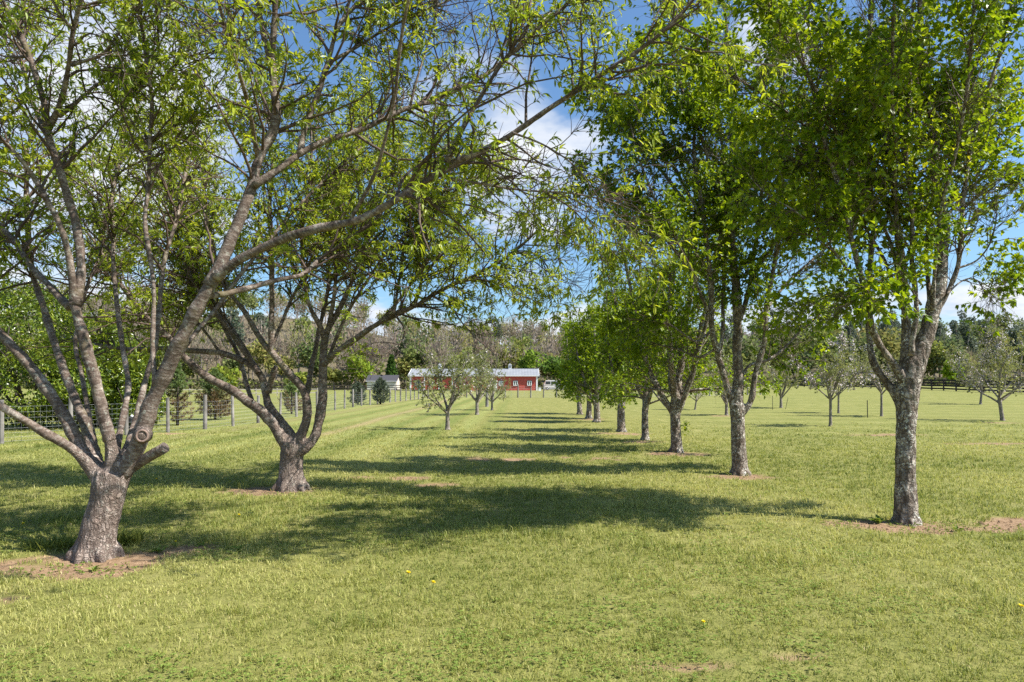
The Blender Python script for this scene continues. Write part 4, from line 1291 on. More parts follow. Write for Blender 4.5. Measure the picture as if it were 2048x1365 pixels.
# dark box on legs behind the left fence
gb = gl(261, 25.4)
grill = empty('grill', gb, 'dark box on short legs with a pale knob behind the wire fence', 'grill')
mb = MB(); mb.box((0, 0, .37), (.24, .2, .2)); mb.build('body', M['black_trim'], grill)
mb = MB(); mb.tube([(.06, -.02, .46), (.06, -.02, .50), (.06, -.02, .53)], [.055, .05, .025], 10); mb.build('knob', M['white_paint'], grill)
for x, y in ((-.07, -.06), (.07, -.06), (-.07, .06), (.07, .06)):
    mb = MB(); mb.tube([(x * 1.3, y, -.02), (x, y, .28)], [.016, .016], 6); mb.build('leg', M['black_trim'], grill)

# ------------------------------------------------------------------ far wood
def far_crown(kind, rng, h, w):
    """leaf-clump cloud of one distant tree -> P, size, tint colour base"""
    if kind == 'bare':
        n = 480
        P = rng.normal(0, 1, (n, 3)); P = nrm(P) * (rng.uniform(.0, 1, n) ** .5)[:, None]
        P = P * np.array([w / 2, w / 2, h * .36]) + np.array([0, 0, h * .62])
    elif kind == 'pine':
        n = 560
        f = rng.uniform(.45, 1, n)
        P = rng.normal(0, 1, (n, 3)); P = nrm(P) * (rng.uniform(.2, 1, n) ** .5)[:, None]
        lay = np.floor(rng.uniform(0, 6, n)) / 6
        c = np.stack([np.cos(lay * 40) * w * .22, np.sin(lay * 40) * w * .22, h * (.5 + .46 * lay)], 1)
        P = P * np.array([w * .3, w * .3, h * .07]) + c
    elif kind == 'cedar':
        n = 900
        f = rng.uniform(0, 1, n) ** .8
        a = rng.uniform(0, 6.283, n)
        r = w / 2 * (1 - f) ** .7 * np.sqrt(rng.uniform(.3, 1, n))
        P = np.stack([np.cos(a) * r, np.sin(a) * r, h * (.03 + .96 * f)], 1)
    else:
        n = 760
        P = []
        for k in range(9):
            c = nrm(rng.normal(0, 1, 3)) * rng.uniform(.3, .8) * np.array([w / 2, w / 2, h * .36]) + np.array([0, 0, h * .58])
            q = rng.normal(0, 1, (n // 9, 3)); q = nrm(q) * (rng.uniform(.3, 1, len(q)) ** .5)[:, None]
            P.append(c + q * np.array([w * .24, w * .24, h * .17]) * rng.uniform(.75, 1.2))
        P = np.concatenate(P)
    return P


KC = {'bare': [(.30, .245, .18), (.34, .28, .21), (.27, .225, .17), (.31, .27, .16)],  # crown colours lightened and greyed, distance haze is mixed into them
      'fresh': [(.25, .27, .06), (.20, .235, .055), (.28, .27, .08), (.17, .20, .055)],
      'green': [(.17, .215, .07), (.20, .235, .085), (.155, .19, .075)],
      'pine': [(.115, .145, .095), (.13, .16, .105)],
      'cedar': [(.075, .13, .03), (.06, .10, .03)]}


def far_tree_arrays(kind, rng, h, w, colr=None):
    P = far_crown(kind, rng, h, w)
    n = len(P)
    c = np.array(colr if colr is not None else KC[kind][rng.integers(len(KC[kind]))])
    colv = c[None] * rng.uniform(.68, 1.25, (n, 1)) * (1 + rng.normal(0, .05, (n, 3)))
    if kind == 'bare':
        L = rng.uniform(.8, 2.0, n); W = rng.uniform(.05, .11, n)
        D = nrm(P - np.array([0, 0, h * .3])) + rng.normal(0, .35, P.shape); D[:, 2] += .4
        Nn = nrm(rng.normal(0, 1, P.shape))
        # haze of buds
        k = rng.uniform(0, 1, n) < .45
        L = np.where(k, rng.uniform(.3, .6, n), L); W = np.where(k, L * .8, W)
    else:
        L = rng.uniform(.35, .75, n) * (w / 8) ** .3; W = L * rng.uniform(.6, .95, n)
        D = rng.normal(0, 1, P.shape); Nn = nrm(rng.normal(0, .6, P.shape) + np.array([0, -.2, .7]))
    V, Fc = leaves(P, D, Nn, L, W, QUAD_T)
    return V, Fc, np.repeat(np.concatenate([np.clip(colv, .004, .6), np.ones((n, 1))], 1), 4, 0)


def far_trunk(h, w, rng, kind):
    N = 1
    P = np.array([[(0, 0, -.4), (rng.normal(0, .1), 0, h * .3), (rng.normal(0, .25), 0, h * .6), (rng.normal(0, .3), 0, h * .92)]])
    R = np.array([[.02 * h, .016 * h, .010 * h, .003 * h]])
    V, Q, _ = tubes(P, R, 6)
    if kind in ('bare', 'fresh', 'green'):
        k = 9
        S = np.stack([np.zeros(k), np.zeros(k), rng.uniform(.3, .7, k) * h], 1)
        a = rng.uniform(0, 6.28, k)
        B = grow(S, np.stack([np.cos(a), np.sin(a), rng.uniform(.8, 1.6, k)], 1), rng.uniform(.25, .42, k) * h, 5, .12, (0, 0, .1), rng)
        V2, Q2, _ = tubes(B, np.repeat(np.linspace(.007 * h, .0015 * h, 5)[None], k, 0), 4)
        Q = np.concatenate([Q, Q2 + len(V)]); V = np.concatenate([V, V2])
    return V, Q


def vcol_mat(name, trans=.4):
    t = NT(name)
    c = t.attr('col', 'Color')
    p = t.principled(c, .8, .1)
    tr = t.n('ShaderNodeBsdfTranslucent')
    t.l(c, tr.inputs[0])
    mx = t.n('ShaderNodeMixShader')
    mx.inputs[0].default_value = trans
    t.l(p, mx.inputs[1]); t.l(tr.outputs[0], mx.inputs[2])
    return t.done(mx.outputs[0])


M['far_leaf'] = vcol_mat('distant_foliage')
M['far_bark'] = plain('distant_bark', (.22, .19, .16), .9, .1, .35, .8)
rw = np.random.default_rng(900)
AV, AF, AC, TV, TQ = [], [], [], [], []
na = nt = 0
spots = []
for row, (yy, step, jit) in enumerate([(168, 5.2, 2), (180, 5.4, 3), (195, 6, 3), (214, 6.6, 4), (236, 7.2, 5), (262, 8, 6), (292, 9, 7), (325, 10, 8)]):
    x = -.82 * yy
    while x < .86 * yy:
        spots.append((x + rw.uniform(-2, 2), yy + rw.uniform(-jit, jit), row))
        x += step * rw.uniform(.75, 1.3)
for x, y, row in spots:
    u = CX + x / y * F
    right = u > 1350
    q = rw.uniform()
    if right:
        kind = 'fresh' if q < .42 else 'green' if q < .72 else 'bare' if q < .93 else 'pine'
        if row >= 5: kind = 'pine' if q < .3 else 'green' if q < .6 else 'fresh'
    else:
        kind = 'bare' if q < .58 else 'fresh' if q < .86 else 'green' if q < .97 else 'pine'
        if row == 0 and q < .6: kind = 'fresh' if q < .28 else 'green' if q < .38 else 'bare'
    h = rw.uniform(9, 17.5) * (1.15 if kind == 'pine' else 1.0) * (.85 if row == 0 else 1)
    w = rw.uniform(7, 10) * (.75 if kind == 'pine' else 1)
    V, Fc, C = far_tree_arrays(kind, rw, h, w)
    off = np.array([x, y, g1(x, y)])
    AV.append(V + off); AF.append(Fc + na); AC.append(C); na += len(V)
    V, Q = far_trunk(h, w, rw, kind)
    TV.append(V + off); TQ.append(Q + nt); nt += len(V)
# low brush along the edge of the wood
n = 9000
x = rw.uniform(-135, 140, n); y = 163 + rw.uniform(-2.5, 3.5, n)
hgt = 1.2 + 2.6 * fbm2(x, y * 0, .12, 40, 2)
P = np.stack([x, y, gz(x, y) + rw.uniform(0, 1, n) * hgt], 1)
L = rw.uniform(.35, .8, n)
V, Fc = leaves(P, rw.normal(0, 1, P.shape), nrm(rw.normal(0, .6, P.shape) + np.array([0, -.2, .6])), L, L * .8, QUAD_T)
pick = np.array([(.14, .125, .07), (.12, .155, .04), (.17, .19, .05), (.10, .09, .06)])[rw.integers(0, 4, n)] * rw.uniform(.7, 1.2, (n, 1))
AV.append(V); AF.append(Fc + na); AC.append(np.repeat(np.concatenate([pick, np.ones((n, 1))], 1), 4, 0)); na += len(V)
nf = sum(len(f) for f in AF)
allV = np.concatenate(AV + TV)
allF = [np.concatenate(AF), np.concatenate(TQ) + na]
C = np.concatenate(AC + [np.ones((nt, 4)) * .2])
wood = mesh_np('distant_wood', allV, allF, [M['far_leaf'], M['far_bark']], None, {'col': C}, False, np.concatenate([np.zeros(nf), np.ones(len(allF[1]))]))
tag(wood, 'mixed spring wood of bare and leafing trees covering the far hillside', 'wood', kind='stuff')


def far_tree(kind, u, y, vtop, wpx, label, colr=None, seed=0, name=None, group=None):
    rng = np.random.default_rng(1000 + seed)
    b = gl(u, y)
    h = CAMZ - (vtop - VH) / F * y - b[2]
    w = wpx / F * y
    root = empty(name or {'pine': 'pine_tree', 'cedar': 'cedar_tree'}.get(kind, 'broadleaf_tree'), b, label, 'tree', group)
    V, Q = far_trunk(h, w, rng, kind)
    mesh_np('trunk', V, [Q], M['far_bark'], root)
    V, Fc, C = far_tree_arrays(kind, rng, h, w, colr)
    mesh_np('crown', V, [Fc], M['far_leaf'], root, {'col': C})
    return root


g = 'trees at the edge of the wood'
far_tree('cedar', 783, 146, 712, 34, 'narrow dark green cedar between the cream shed and the red barn', (.075, .14, .025), 1, None, g)
far_tree('fresh', 712, 150, 700, 70, 'bright yellow green tree above the left end of the cream shed', (.22, .29, .03), 2, None, g)
far_tree('fresh', 668, 152, 722, 60, 'pale olive tree just left of the bright yellow green one by the shed', (.20, .21, .05), 3, None, g)
far_tree('fresh', 1062, 150, 694, 62, 'bright green tree rising behind the right end of the red barn', (.17, .25, .03), 4, None, g)
far_tree('fresh', 1110, 153, 706, 60, 'darker green tree behind the white van', (.10, .17, .03), 5, None, g)
far_tree('fresh', 448, 122, 732, 66, 'low bright yellow green tree beyond the bushy round pine', (.24, .28, .04), 6, None, g)
far_tree('fresh', 600, 146, 738, 52, 'small yellow green tree seen through the fork of the smaller peach tree', (.22, .26, .045), 7, None, g)
far_tree('fresh', 1910, 135, 716, 44, 'low vivid lime green tree behind the black fence, right of the nearest pear', (.24, .33, .02), 8, None, g)
far_tree('bare', 875, 152, 668, 60, 'bare grey branched tree rising behind the left half of the red barn', None, 9, 'bare_tree', g)
far_tree('bare', 968, 155, 655, 66, 'bare brownish tree rising behind the middle of the red barn', (.26, .20, .15), 10, 'bare_tree', g)
far_tree('bare', 742, 158, 668, 60, 'bare brown tree behind the cream shed, between bright tree and cedar', (.24, .19, .15), 11, 'bare_tree', g)
g = 'pines on the right skyline'
lab = ['feathery pine on the skyline left of the nearest pear trunk', 'round headed pine seen between the pear stems', 'pine just right of the forked pear trunk on the skyline', 'tall round pine on the right skyline, left of a lower one',
       'lower pine on the right skyline beside the tall round one', 'broad pine on the skyline above the wide apple tree', 'last pine on the skyline at the right edge']
for i, (u, vt, w) in enumerate([(1702, 632, 34), (1775, 630, 44), (1880, 634, 24), (1912, 633, 26), (1936, 634, 38), (1990, 646, 36), (2036, 650, 36)]):
    far_tree('pine', u, 176, vt, w, lab[i], None, 20 + i, 'pine_tree', g)

# ------------------------------------------------------------------ ground
def axis(segs):
    out = []
    for a, b, s in segs:
        out.append(np.arange(a, b, s))
    return np.concatenate(out)


ys = axis([(-60, -4, 8), (-4, 2.6, .6), (2.6, 14, .085), (14, 34, .22), (34, 90, .8), (90, 170, 2.5), (170, 420, 7), (420, 1500, 90)])
xs = axis([(-900, -200, 70), (-200, -60, 5), (-60, -18, 1.0), (-18, -10, .25), (-10, 10, .085), (10, 18, .25), (18, 60, 1.0), (60, 200, 5), (200, 901, 70)])
Xg, Yg = np.meshgrid(xs, ys)


def soil(x, y):
    m = np.zeros_like(x, dtype=float)
    ell = []
    def add(u, v, rx, ry, k=1.0):
        b = ground_at(u, v)
        ell.append((b[0], b[1], rx, ry, k))
    add(170, 1122, .80, .30); add(60, 1140, .75, .25); add(395, 1097, .42, .20, .95); add(300, 1105, .5, .22, .8)
    add(560, 982, .75, .5); add(1800, 1052, .95, .34); add(1930, 1050, .9, .30, .9); add(2040, 1045, .6, .3, .8); add(1690, 1046, .5, .2, .8)
    add(1480, 955, .8, .35); add(1352, 908, .7, .4); add(1290, 884, .6, .4, .9); add(1243, 868, .8, .6, .9); add(800, 957, .8, .3, .62); add(1000, 918, 1.0, .4, .62)
    add(880, 970, .4, .2, .8); add(1180, 918, .8, .35, .5); add(1985, 888, 1.1, .35, .9); add(1760, 870, 1.0, .5, .8); add(1600, 1312, .2, .06, .55); add(170, 1303, .16, .06, .55)
    add(1375, 1335, .2, .05, .5); add(336, 868, .4, .4, .8); add(2010, 846, .8, .7, .8); add(1178, 839, .8, .8, .8); add(1453, 832, .6, .6, .8); add(20, 1200, .1, .07, .8)
    for cx, cy, rx, ry, k in ell:
        d = np.sqrt(((x - cx) / rx) ** 2 + ((y - cy) / ry) ** 2)
        m = np.maximum(m, k * np.clip(1.55 - d, 0, 1))
    nz = fbm2(x, y, 2.6, 50, 5)
    return np.clip((m * 1.5 + (nz - .5) * 3.0 - .5) * 2.0, 0, 1) * (m > .02)


def stripe(x, y):
    """mowing: long parallel passes at the left, cross passes at the far end"""
    a = np.sin((x + .35 * np.sin(y * .05)) * 2 * math.pi / 1.9)
    s = a * ss(1.5, -2.5, x) * ss(9, 20, y) * .55
    b = np.sin((y + .25 * x) * 2 * math.pi / 4.2)
    s = s + b * ss(4, 12, x) * ss(14, 26, y) * .28
    dry = np.exp(-((x + 6.35 + .15 * np.sin(y * .2)) / .28) ** 2) * ss(14, 22, y) + .6 * np.exp(-((x + 10.3) / .3) ** 2) * ss(14, 22, y)
    return s, dry


near = (Yg < 70) & (np.abs(Xg) < 40) & (Yg > 2)
so = np.zeros_like(Xg)
so[near] = soil(Xg[near], Yg[near])
Zg = gz(Xg, Yg)
Zg[near] += -.012 * so[near] + (fbm2(Xg[near], Yg[near], 6, 70, 3) - .5) * .03
st_a, dry_a = stripe(Xg, Yg)
ny, nx = Xg.shape
idx = np.arange(nx * ny).reshape(ny, nx)
Qg = np.stack([idx[:-1, :-1], idx[:-1, 1:], idx[1:, 1:], idx[1:, :-1]], -1).reshape(-1, 4)


def ground_mat():
    t = NT('mown_lawn')
    o = t.obj()
    n1 = t.noise(o, .22, 5, .6)
    n2 = t.noise(t.mapv(o, (1, .35, 1)), 2.2, 6, .65)
    n3 = t.noise(o, 24, 6, .7)
    c = t.ramp(n2, [(.28, (.145, .158, .040)), (.5, (.212, .210, .064)), (.72, (.295, .270, .105))])
    c = t.mix(t.ramp(n1, [(.4, (0, 0, 0)), (.65, (.6, .6, .6))]), c, (.20, .20, .062))
    c = t.mix(.7, c, t.ramp(n3, [(.3, (.55, .58, .5)), (.7, (1.25, 1.22, 1.2))]), 'MULTIPLY')
    sv = t.attr('stripe')
    c = t.mix(t.math('MULTIPLY', t.math('MAXIMUM', sv, 0), .9), c, (.24, .27, .085))
    c = t.mix(t.math('MULTIPLY', t.math('MAXIMUM', t.math('MULTIPLY', sv, -1), 0), .8), c, (.095, .15, .03))
    c = t.mix(t.math('MULTIPLY', t.attr('dry'), .65), c, (.33, .245, .13))
    c = t.mix(t.attr('litter'), c, t.ramp(n2, [(.3, (.10, .085, .05)), (.7, (.17, .14, .085))]))
    sc_ = t.ramp(t.noise(o, 14, 6, .7), [(.3, (.17, .105, .06)), (.55, (.30, .20, .12)), (.75, (.40, .29, .19))])
    c = t.mix(t.attr('soil'), c, sc_)
    return t.done(t.principled(c, .95, .1, t.math('ADD', n3, t.noise(o, 90, 3, .7)), .55, .03))


lawn = mesh_np('lawn', np.stack([Xg.ravel(), Yg.ravel(), Zg.ravel()], 1), [Qg], ground_mat(), None, {'soil': so.ravel(), 'stripe': st_a.ravel(), 'dry': dry_a.ravel(), 'litter': ss(160, 169, Yg).ravel()}, True)
tag(lawn, kind='structure')

# ------------------------------------------------------------------ grass blades (one object, far too many to count)
def grass():
    rng = np.random.default_rng(77)
    nc, per = 78000, 7
    y0, y1 = 3.0, 46.0
    k = .42
    q = rng.uniform(0, 1, nc)
    Yc = (y0 ** k + q * (y1 ** k - y0 ** k)) ** (1 / k)
    Xc = rng.uniform(-1, 1, nc) * (.77 * Yc + .5)
    kp = (rng.uniform(0, 1, nc) > soil(Xc, Yc) * .97) & (rng.uniform(0, 1, nc) > ss(14, 34, Yc))
    Xc, Yc = Xc[kp], Yc[kp]
    nc = len(Xc)
    ctint = rng.normal(0, .07, nc)
    csize = rng.uniform(.85, 1.15, nc)
    Xc, Yc, ctint, csize = [np.repeat(v, per) for v in (Xc, Yc, ctint, csize)]
    n = len(Xc)
    a = rng.uniform(0, 6.283, n)
    sc = (Yc / 4) ** .5
    rr = np.abs(rng.normal(0, .028, n)) * sc ** 1.2
    X, Y = Xc + np.cos(a) * rr, Yc + np.sin(a) * rr
    big = fbm2(X, Y, .35, 84, 2)
    mid = fbm2(X, Y, 1.5, 83, 3)
    H = rng.uniform(.020, .050, n) * csize * (.65 + .8 * mid) * np.minimum(sc, 1.5)
    lush = ss(.60, .74, fbm2(X, Y, 1.1, 91, 3))
    H = H * (1 + .95 * lush * (rng.uniform(0, 1, n) < .5))
    W = rng.uniform(.0028, .0056, n) * sc ** 1.15
    Z = gz(X, Y) - .006
    straw = rng.uniform(0, 1, n) < .04 + .12 * np.clip((big - .45) * 3, 0, 1)
    H = np.where(straw, H * .6, H)
    ln = rng.uniform(.25, 1.2, n)
    a = a + rng.normal(0, .7, n)
    B = np.stack([X, Y, Z], 1)
    d = np.stack([np.cos(a), np.sin(a), np.zeros(n)], 1)
    f = a + math.pi / 2 + rng.normal(0, .6, n)
    x = np.stack([np.cos(f), np.sin(f), np.zeros(n)], 1)
    up = np.array([0, 0, 1.])
    m = B + d * (H * ln * .38)[:, None] + up * (H * .62)[:, None]
    t = B + d * (H * ln * 1.15)[:, None] + up * (H * (1.05 - .42 * ln))[:, None]
    V = np.stack([B - x * (W / 2)[:, None], B + x * (W / 2)[:, None], m - x * (W * .45)[:, None], m + x * (W * .45)[:, None], t], 1).reshape(-1, 3)
    i = (np.arange(n) * 5)[:, None]
    Q = i + np.array([[0, 1, 3, 2]])
    Tt = i + np.array([[2, 3, 4]])
    st, dry = stripe(X, Y)
    tint = .45 - lush * .10 + (big - .5) * .8 + (mid - .5) * .35 + ctint + rng.normal(0, .17, n) + st * .34 + dry * .5
    tint = np.clip(tint, 0, .82)
    tint[straw] = rng.uniform(.88, 1, straw.sum())
    o = mesh_np('grass', V, [Q, Tt], M['grass'], None, {'tint': np.repeat(tint, 5)})
    tag(o, 'short mown spring grass covering the lawn', 'grass', kind='stuff')


def clover():
    rng = np.random.default_rng(314)
    n = 30000
    k = .45
    Y = (3.2 ** k + rng.uniform(0, 1, n) * (13.0 ** k - 3.2 ** k)) ** (1 / k)
    X = rng.uniform(-1, 1, n) * (.77 * Y + .4)
    kp = (fbm2(X, Y, .8, 120, 3) > .565) & (fbm2(X, Y, 5, 121, 2) > .47)
    X, Y = X[kp], Y[kp]
    n = len(X)
    C = np.stack([X, Y, gz(X, Y) + rng.uniform(.012, .034, n)], 1)
    a = rng.uniform(0, 6.283, n)[:, None] + np.array([0, 2.1, 4.2])
    D = np.stack([np.cos(a), np.sin(a), rng.uniform(.0, .35, a.shape)], -1).reshape(-1, 3)
    P = np.repeat(C, 3, 0)
    L = np.repeat(rng.uniform(.010, .020, n) * (Y / 4) ** .3, 3)
    V, Fc = leaves(P, D, nrm(rng.normal(0, .25, P.shape) + np.array([0, 0, 1])), L, L * .9, PEAR_T)
    o = mesh_np('clover', V, [Fc], M['weed_leaf'], None, {'tint': np.repeat(rng.uniform(.1, 1, len(P)), 5)})
    tag(o, 'patches of low clover growing among the lawn grass', 'clover', kind='stuff')


clover()
M['grass'] = leaf_mat('grass_blade', [(0, (.12, .165, .028)), (.45, (.335, .35, .088)), (.8, (.52, .495, .18)), (.9, (.54, .48, .20)), (1, (.60, .50, .28))], .42, .5, .3, (1.1, 1.08, .8))
grass()

# weeds in the bare soil (uncountable seedlings) and single broad-leaved weeds
def rosette(loc, r, n, seed, label, name='dock_weed', up=.5):
    rng = np.random.default_rng(seed)
    root = empty(name, loc, label, 'weed')
    a = rng.uniform(0, 6.283, n)
    D = np.stack([np.cos(a), np.sin(a), rng.uniform(.2, 1, n) * up * 2], 1)
    L = rng.uniform(.6, 1.1, n) * r
    V, Fc = leaves(np.zeros((n, 3)) + rng.normal(0, .01, (n, 3)), D, np.tile([0, 0, 1.], (n, 1)) + rng.normal(0, .2, (n, 3)), L, L * .42, PEAR_T)
    mesh_np('leaf_rosette', V, [Fc], M['weed_leaf'], root, {'tint': np.repeat(rng.uniform(0, 1, n), 5)})
    mb = MB(); mb.tube([(0, 0, -.02), (0, 0, .03)], [.008, .006], 6); mb.build('stem', M['weed_leaf'], root)
    return root


rosette(ground_at(318, 1104), .10, 9, 1, 'dark broad leaved dock weed on bare soil right of the large peach trunk')
rosette(ground_at(478, 1104), .09, 9, 2, 'grey green broad leaved weed at the right end of the bare soil patch')
rosette(ground_at(1758, 1046), .13, 14, 3, 'leafy green weed just left of the nearest pear trunk')
rosette(ground_at(1912, 1062), .09, 10, 4, 'low green weed on the loose soil right of the nearest pear trunk')
rosette(ground_at(190, 1142), .08, 10, 5, 'bright green weed on the soil in front of the large peach trunk')
rng = np.random.default_rng(12)
n = 9000
X = rng.uniform(-6, 6.5, n); Y = rng.uniform(5, 9, n)
s = soil(X, Y)
kp = (s > .25) & (fbm2(X, Y, 2.5, 60, 2) > .5)
X, Y = X[kp], Y[kp]
m = 5
P = np.repeat(np.stack([X, Y, gz(X, Y) + .004], 1), m, 0) + rng.normal(0, .008, (len(X) * m, 3)) * np.array([1, 1, .3])
D = rng.normal(0, 1, P.shape); D[:, 2] = np.abs(D[:, 2]) * .7
L = rng.uniform(.012, .03, len(P))
V, Fc = leaves(P, D, nrm(rng.normal(0, .4, P.shape) + np.array([0, 0, 1])), L, L * .7, PEAR_T)
o = mesh_np('ground_weeds', V, [Fc], M['weed_leaf'], None, {'tint': np.repeat(rng.uniform(0, 1, len(P)), 5)})
tag(o, 'tiny clover and weed seedlings scattered over the bare soil patches', 'weeds', kind='stuff')
n = 26000
X = np.concatenate([rng.uniform(-6.5, -1.5, n // 2), rng.uniform(2.5, 7.5, n // 2)]); Y = rng.uniform(5.4, 12.5, n)
kp = soil(X, Y) > .35
X, Y = X[kp], Y[kp]
n = len(X)
r = rng.lognormal(-5.0, .5, n)
oc = np.array([(1, 0, 0), (-1, 0, 0), (0, 1, 0), (0, -1, 0), (0, 0, .8), (0, 0, -.5)])
V = np.stack([X, Y, gz(X, Y) - .008], 1)[:, None] + oc[None] * r[:, None, None] * rng.uniform(.5, 1.3, (n, 6, 1))
Fc = (np.array([(0, 2, 4), (2, 1, 4), (1, 3, 4), (3, 0, 4), (2, 0, 5), (1, 2, 5), (3, 1, 5), (0, 3, 5)])[None] + (np.arange(n) * 6)[:, None, None]).reshape(-1, 3)
o = mesh_np('soil_crumbs', V.reshape(-1, 3), [Fc], plain('dry_soil_crumbs', (.27, .18, .11), .95, .05, .5, 3), None)
tag(o, 'crumbs and clods of dry tan soil around the tree bases', 'soil', kind='stuff')
# tall unmown grass tuft against the large peach trunk
def tuft(loc, r, n, h, seed, label):
    rng = np.random.default_rng(seed)
    a = rng.uniform(0, 6.283, n); rr = r * np.sqrt(rng.uniform(0, 1, n))
    B = np.stack([rr * np.cos(a), rr * np.sin(a), np.full(n, -.01)], 1)
    D = np.stack([np.cos(a) * .5, np.sin(a) * .5, np.ones(n)], 1) + rng.normal(0, .2, (n, 3))
    L = rng.uniform(.5, 1.1, n) * h
    V, Fc = leaves(B, D, nrm(rng.normal(0, 1, (n, 3))), L, np.full(n, .007), PEACH_T)
    o = mesh_np('grass_tuft', V, [Fc], M['grass'], None, {'tint': np.repeat(rng.uniform(0, .5, n), 8)})
    o.location = loc
    tag(o, label, 'grass tuft')


tuft(ground_at(252, 1088), .13, 260, .16, 1, 'tall unmown grass tuft against the right side of the large peach trunk')
tuft(ground_at(105, 1096), .2, 260, .14, 2, 'long grass tuft left of the large peach trunk')


def dandelion(u, v, s, label):
    b = ground_at(u, v)
    root = empty('dandelion', b, label, 'flower', 'dandelions in the lawn')
    mb = MB(); mb.tube([(0, 0, -.01), (.004, 0, .03), (.006, 0, .055)], [.0025, .0022, .002], 6); mb.build('stem', M['weed_leaf'], root)
    rng = np.random.default_rng(int(u))
    n = 60
    a = rng.uniform(0, 6.283, n)
    D = np.stack([np.cos(a), np.sin(a), rng.uniform(.1, 1.4, n)], 1)
    V, Fc = leaves(np.tile([.006, 0, .055], (n, 1)), D, np.tile([0, 0, 1.], (n, 1)), np.full(n, .02 * s), np.full(n, .006 * s), QUAD_T)
    mesh_np('petals', V, [Fc], M['dandelion'], root)


dandelion(815, 1160, 1.1, 'yellow dandelion at centre front, the upper left one of a close pair')
dandelion(865, 1180, 1.0, 'yellow dandelion at centre front, the lower right one of a close pair')
dandelion(1405, 1262, .8, 'small yellow dandelion alone in the sunny grass right of centre')
dandelion(2040, 1230, 1.1, 'yellow dandelion at the right edge in front of the nearest pear')
dandelion(45, 1058, 1.0, 'yellow dandelion in the shade left of the large peach trunk')
dandelion(477, 1040, 1.0, 'yellow dandelion in dappled shade between the two peach trunks')
dandelion(350, 1095, .8, 'small yellow dandelion on the soil patch right of the large peach trunk')
dandelion(312, 965, .9, 'yellow dandelion in the shaded grass behind the sawn stub')

# ------------------------------------------------------------------ light, sky, camera
EL, AZ = math.radians(50), math.radians(16)
sv = Vector((math.cos(EL) * math.cos(AZ), -math.cos(EL) * math.sin(AZ), math.sin(EL)))
ld = bpy.data.lights.new('sun', 'SUN')
ld.energy = 5.0
ld.angle = math.radians(.53)
ld.color = (1.0, .955, .88)
lo = bpy.data.objects.new('sun', ld)
lo.rotation_euler = sv.to_track_quat('Z', 'Y').to_euler()
lo.location = (30, -10, 40)
COL.objects.link(lo)

w = bpy.data.worlds.new('World')
SC.world = w
w.use_nodes = True
nt_ = w.node_tree
nt_.nodes.clear()
N = nt_.nodes.new
Lk = nt_.links.new
out = N('ShaderNodeOutputWorld')
sky = N('ShaderNodeTexSky')
sky.sky_type = 'NISHITA'
sky.sun_disc = False
sky.sun_elevation = EL
sky.sun_rotation = math.radians(90) + AZ
sky.air_density = 1.0
sky.dust_density = 1.2
sky.ozone_density = 3.0
bg = N('ShaderNodeBackground')
bg.inputs[1].default_value = .09
tn = N('ShaderNodeMix')
tn.data_type = 'RGBA'
tn.blend_type = 'MULTIPLY'
tn.inputs[0].default_value = 1
tn.inputs[7].default_value = (.80, .99, 1.10, 1)
Lk(sky.outputs[0], tn.inputs[6])
Lk(tn.outputs[2], bg.inputs[0])
tc = N('ShaderNodeTexCoord')
sep = N('ShaderNodeSeparateXYZ')
Lk(tc.outputs['Generated'], sep.inputs[0])


def wm(op, a, b=None, c=None):
    q = N('ShaderNodeMath')
    q.operation = op
    for i, val in enumerate((a, b, c)):
        if val is None: continue
        if hasattr(val, 'links'): Lk(val, q.inputs[i])
        else: q.inputs[i].default_value = val
    return q.outputs[0]


def wramp(f, p0, p1, hi=1.0):
    q = N('ShaderNodeMapRange')
    q.interpolation_type = 'SMOOTHSTEP'
    q.inputs['From Min'].default_value = p0
    q.inputs['From Max'].default_value = p1
    q.inputs['To Max'].default_value = hi
    Lk(f, q.inputs['Value'])
    return q.outputs[0]


def wnoise(vec, sc, det, rough):
    q = N('ShaderNodeTexNoise')
    q.inputs['Scale'].default_value = sc
    q.inputs['Detail'].default_value = det
    q.inputs['Roughness'].default_value = rough
    Lk(vec, q.inputs['Vector'])
    return q.outputs[0]


zc = wm('MAXIMUM', sep.outputs[2], 0.0)
den = wm('ADD', zc, .16)
cmb = N('ShaderNodeCombineXYZ')
Lk(wm('DIVIDE', sep.outputs[0], den), cmb.inputs[0])
Lk(wm('DIVIDE', sep.outputs[1], den), cmb.inputs[1])
cn = wnoise(cmb.outputs[0], 1.5, 9, .56)


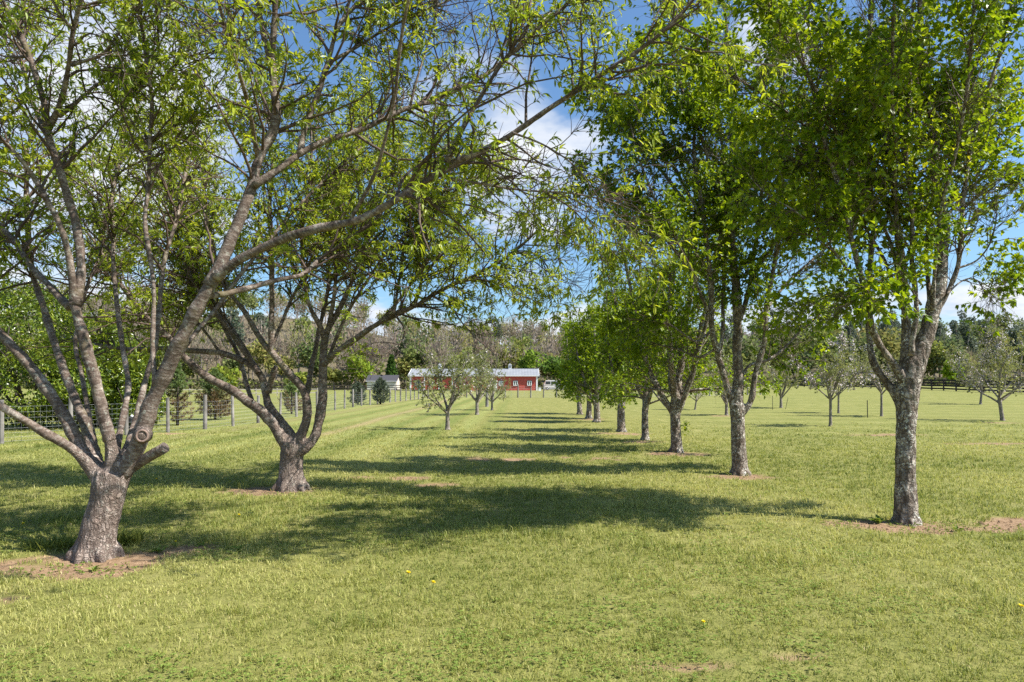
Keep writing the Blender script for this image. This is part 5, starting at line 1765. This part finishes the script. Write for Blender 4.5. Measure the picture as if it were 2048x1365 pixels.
def blob(u, v, r0, r1):
    d = Vector(((u - CX) / F, 1, -(v - VH) / F)).normalized()
    q = N('ShaderNodeVectorMath')
    q.operation = 'DOT_PRODUCT'
    Lk(tc.outputs['Generated'], q.inputs[0])
    q.inputs[1].default_value = d
    return wramp(q.outputs['Value'], math.cos(math.radians(r1)), math.cos(math.radians(r0)))


bias = wm('MULTIPLY', blob(230, 80, 2, 24), .13)
bias = wm('ADD', bias, wm('MULTIPLY', blob(950, 210, 1, 8), .20))
bias = wm('ADD', bias, wm('MULTIPLY', blob(1090, 400, 1, 9), .20))
bias = wm('ADD', bias, wm('MULTIPLY', blob(0, 300, 1, 16), .15))
bias = wm('ADD', bias, wm('MULTIPLY', blob(1530, 90, .5, 5), .25))
low = wramp(sep.outputs[2], .17, .06)       # cumulus bank low over the horizon
bias = wm('ADD', bias, wm('MULTIPLY', low, .31))
m1 = wramp(wm('ADD', cn, bias), .62, .80)
shade = wramp(wnoise(cmb.outputs[0], 3.2, 6, .6), .3, .7)
cc = N('ShaderNodeMix')
cc.data_type = 'RGBA'
Lk(shade, cc.inputs[0])
cc.inputs[6].default_value = (.66, .74, .88, 1)
cc.inputs[7].default_value = (.98, .99, 1.0, 1)
bc = N('ShaderNodeBackground')
Lk(cc.outputs[2], bc.inputs[0])
bc.inputs[1].default_value = .56
mx = N('ShaderNodeMixShader')
Lk(wm('MULTIPLY', m1, .95), mx.inputs[0])
Lk(bg.outputs[0], mx.inputs[1])
Lk(bc.outputs[0], mx.inputs[2])
Lk(mx.outputs[0], out.inputs[0])

cd = bpy.data.cameras.new('camera')
cd.sensor_width = 36
cd.lens = 36 * F / 2048
cd.shift_y = (VH - 682.5) / 2048
cd.clip_end = 3000
cam = bpy.data.objects.new('camera', cd)
cam.location = (0, 0, CAMZ)
cam.rotation_euler = (math.pi / 2, 0, 0)
COL.objects.link(cam)
SC.camera = cam

SC.view_settings.view_transform = 'Standard'
SC.view_settings.look = 'None'
SC.view_settings.exposure = 0.97
SC.view_settings.gamma = 1
cy = SC.cycles
cy.use_denoising = False
cy.max_bounces = 6
cy.diffuse_bounces = 3
cy.glossy_bounces = 2
cy.transmission_bounces = 4
cy.sample_clamp_indirect = 6
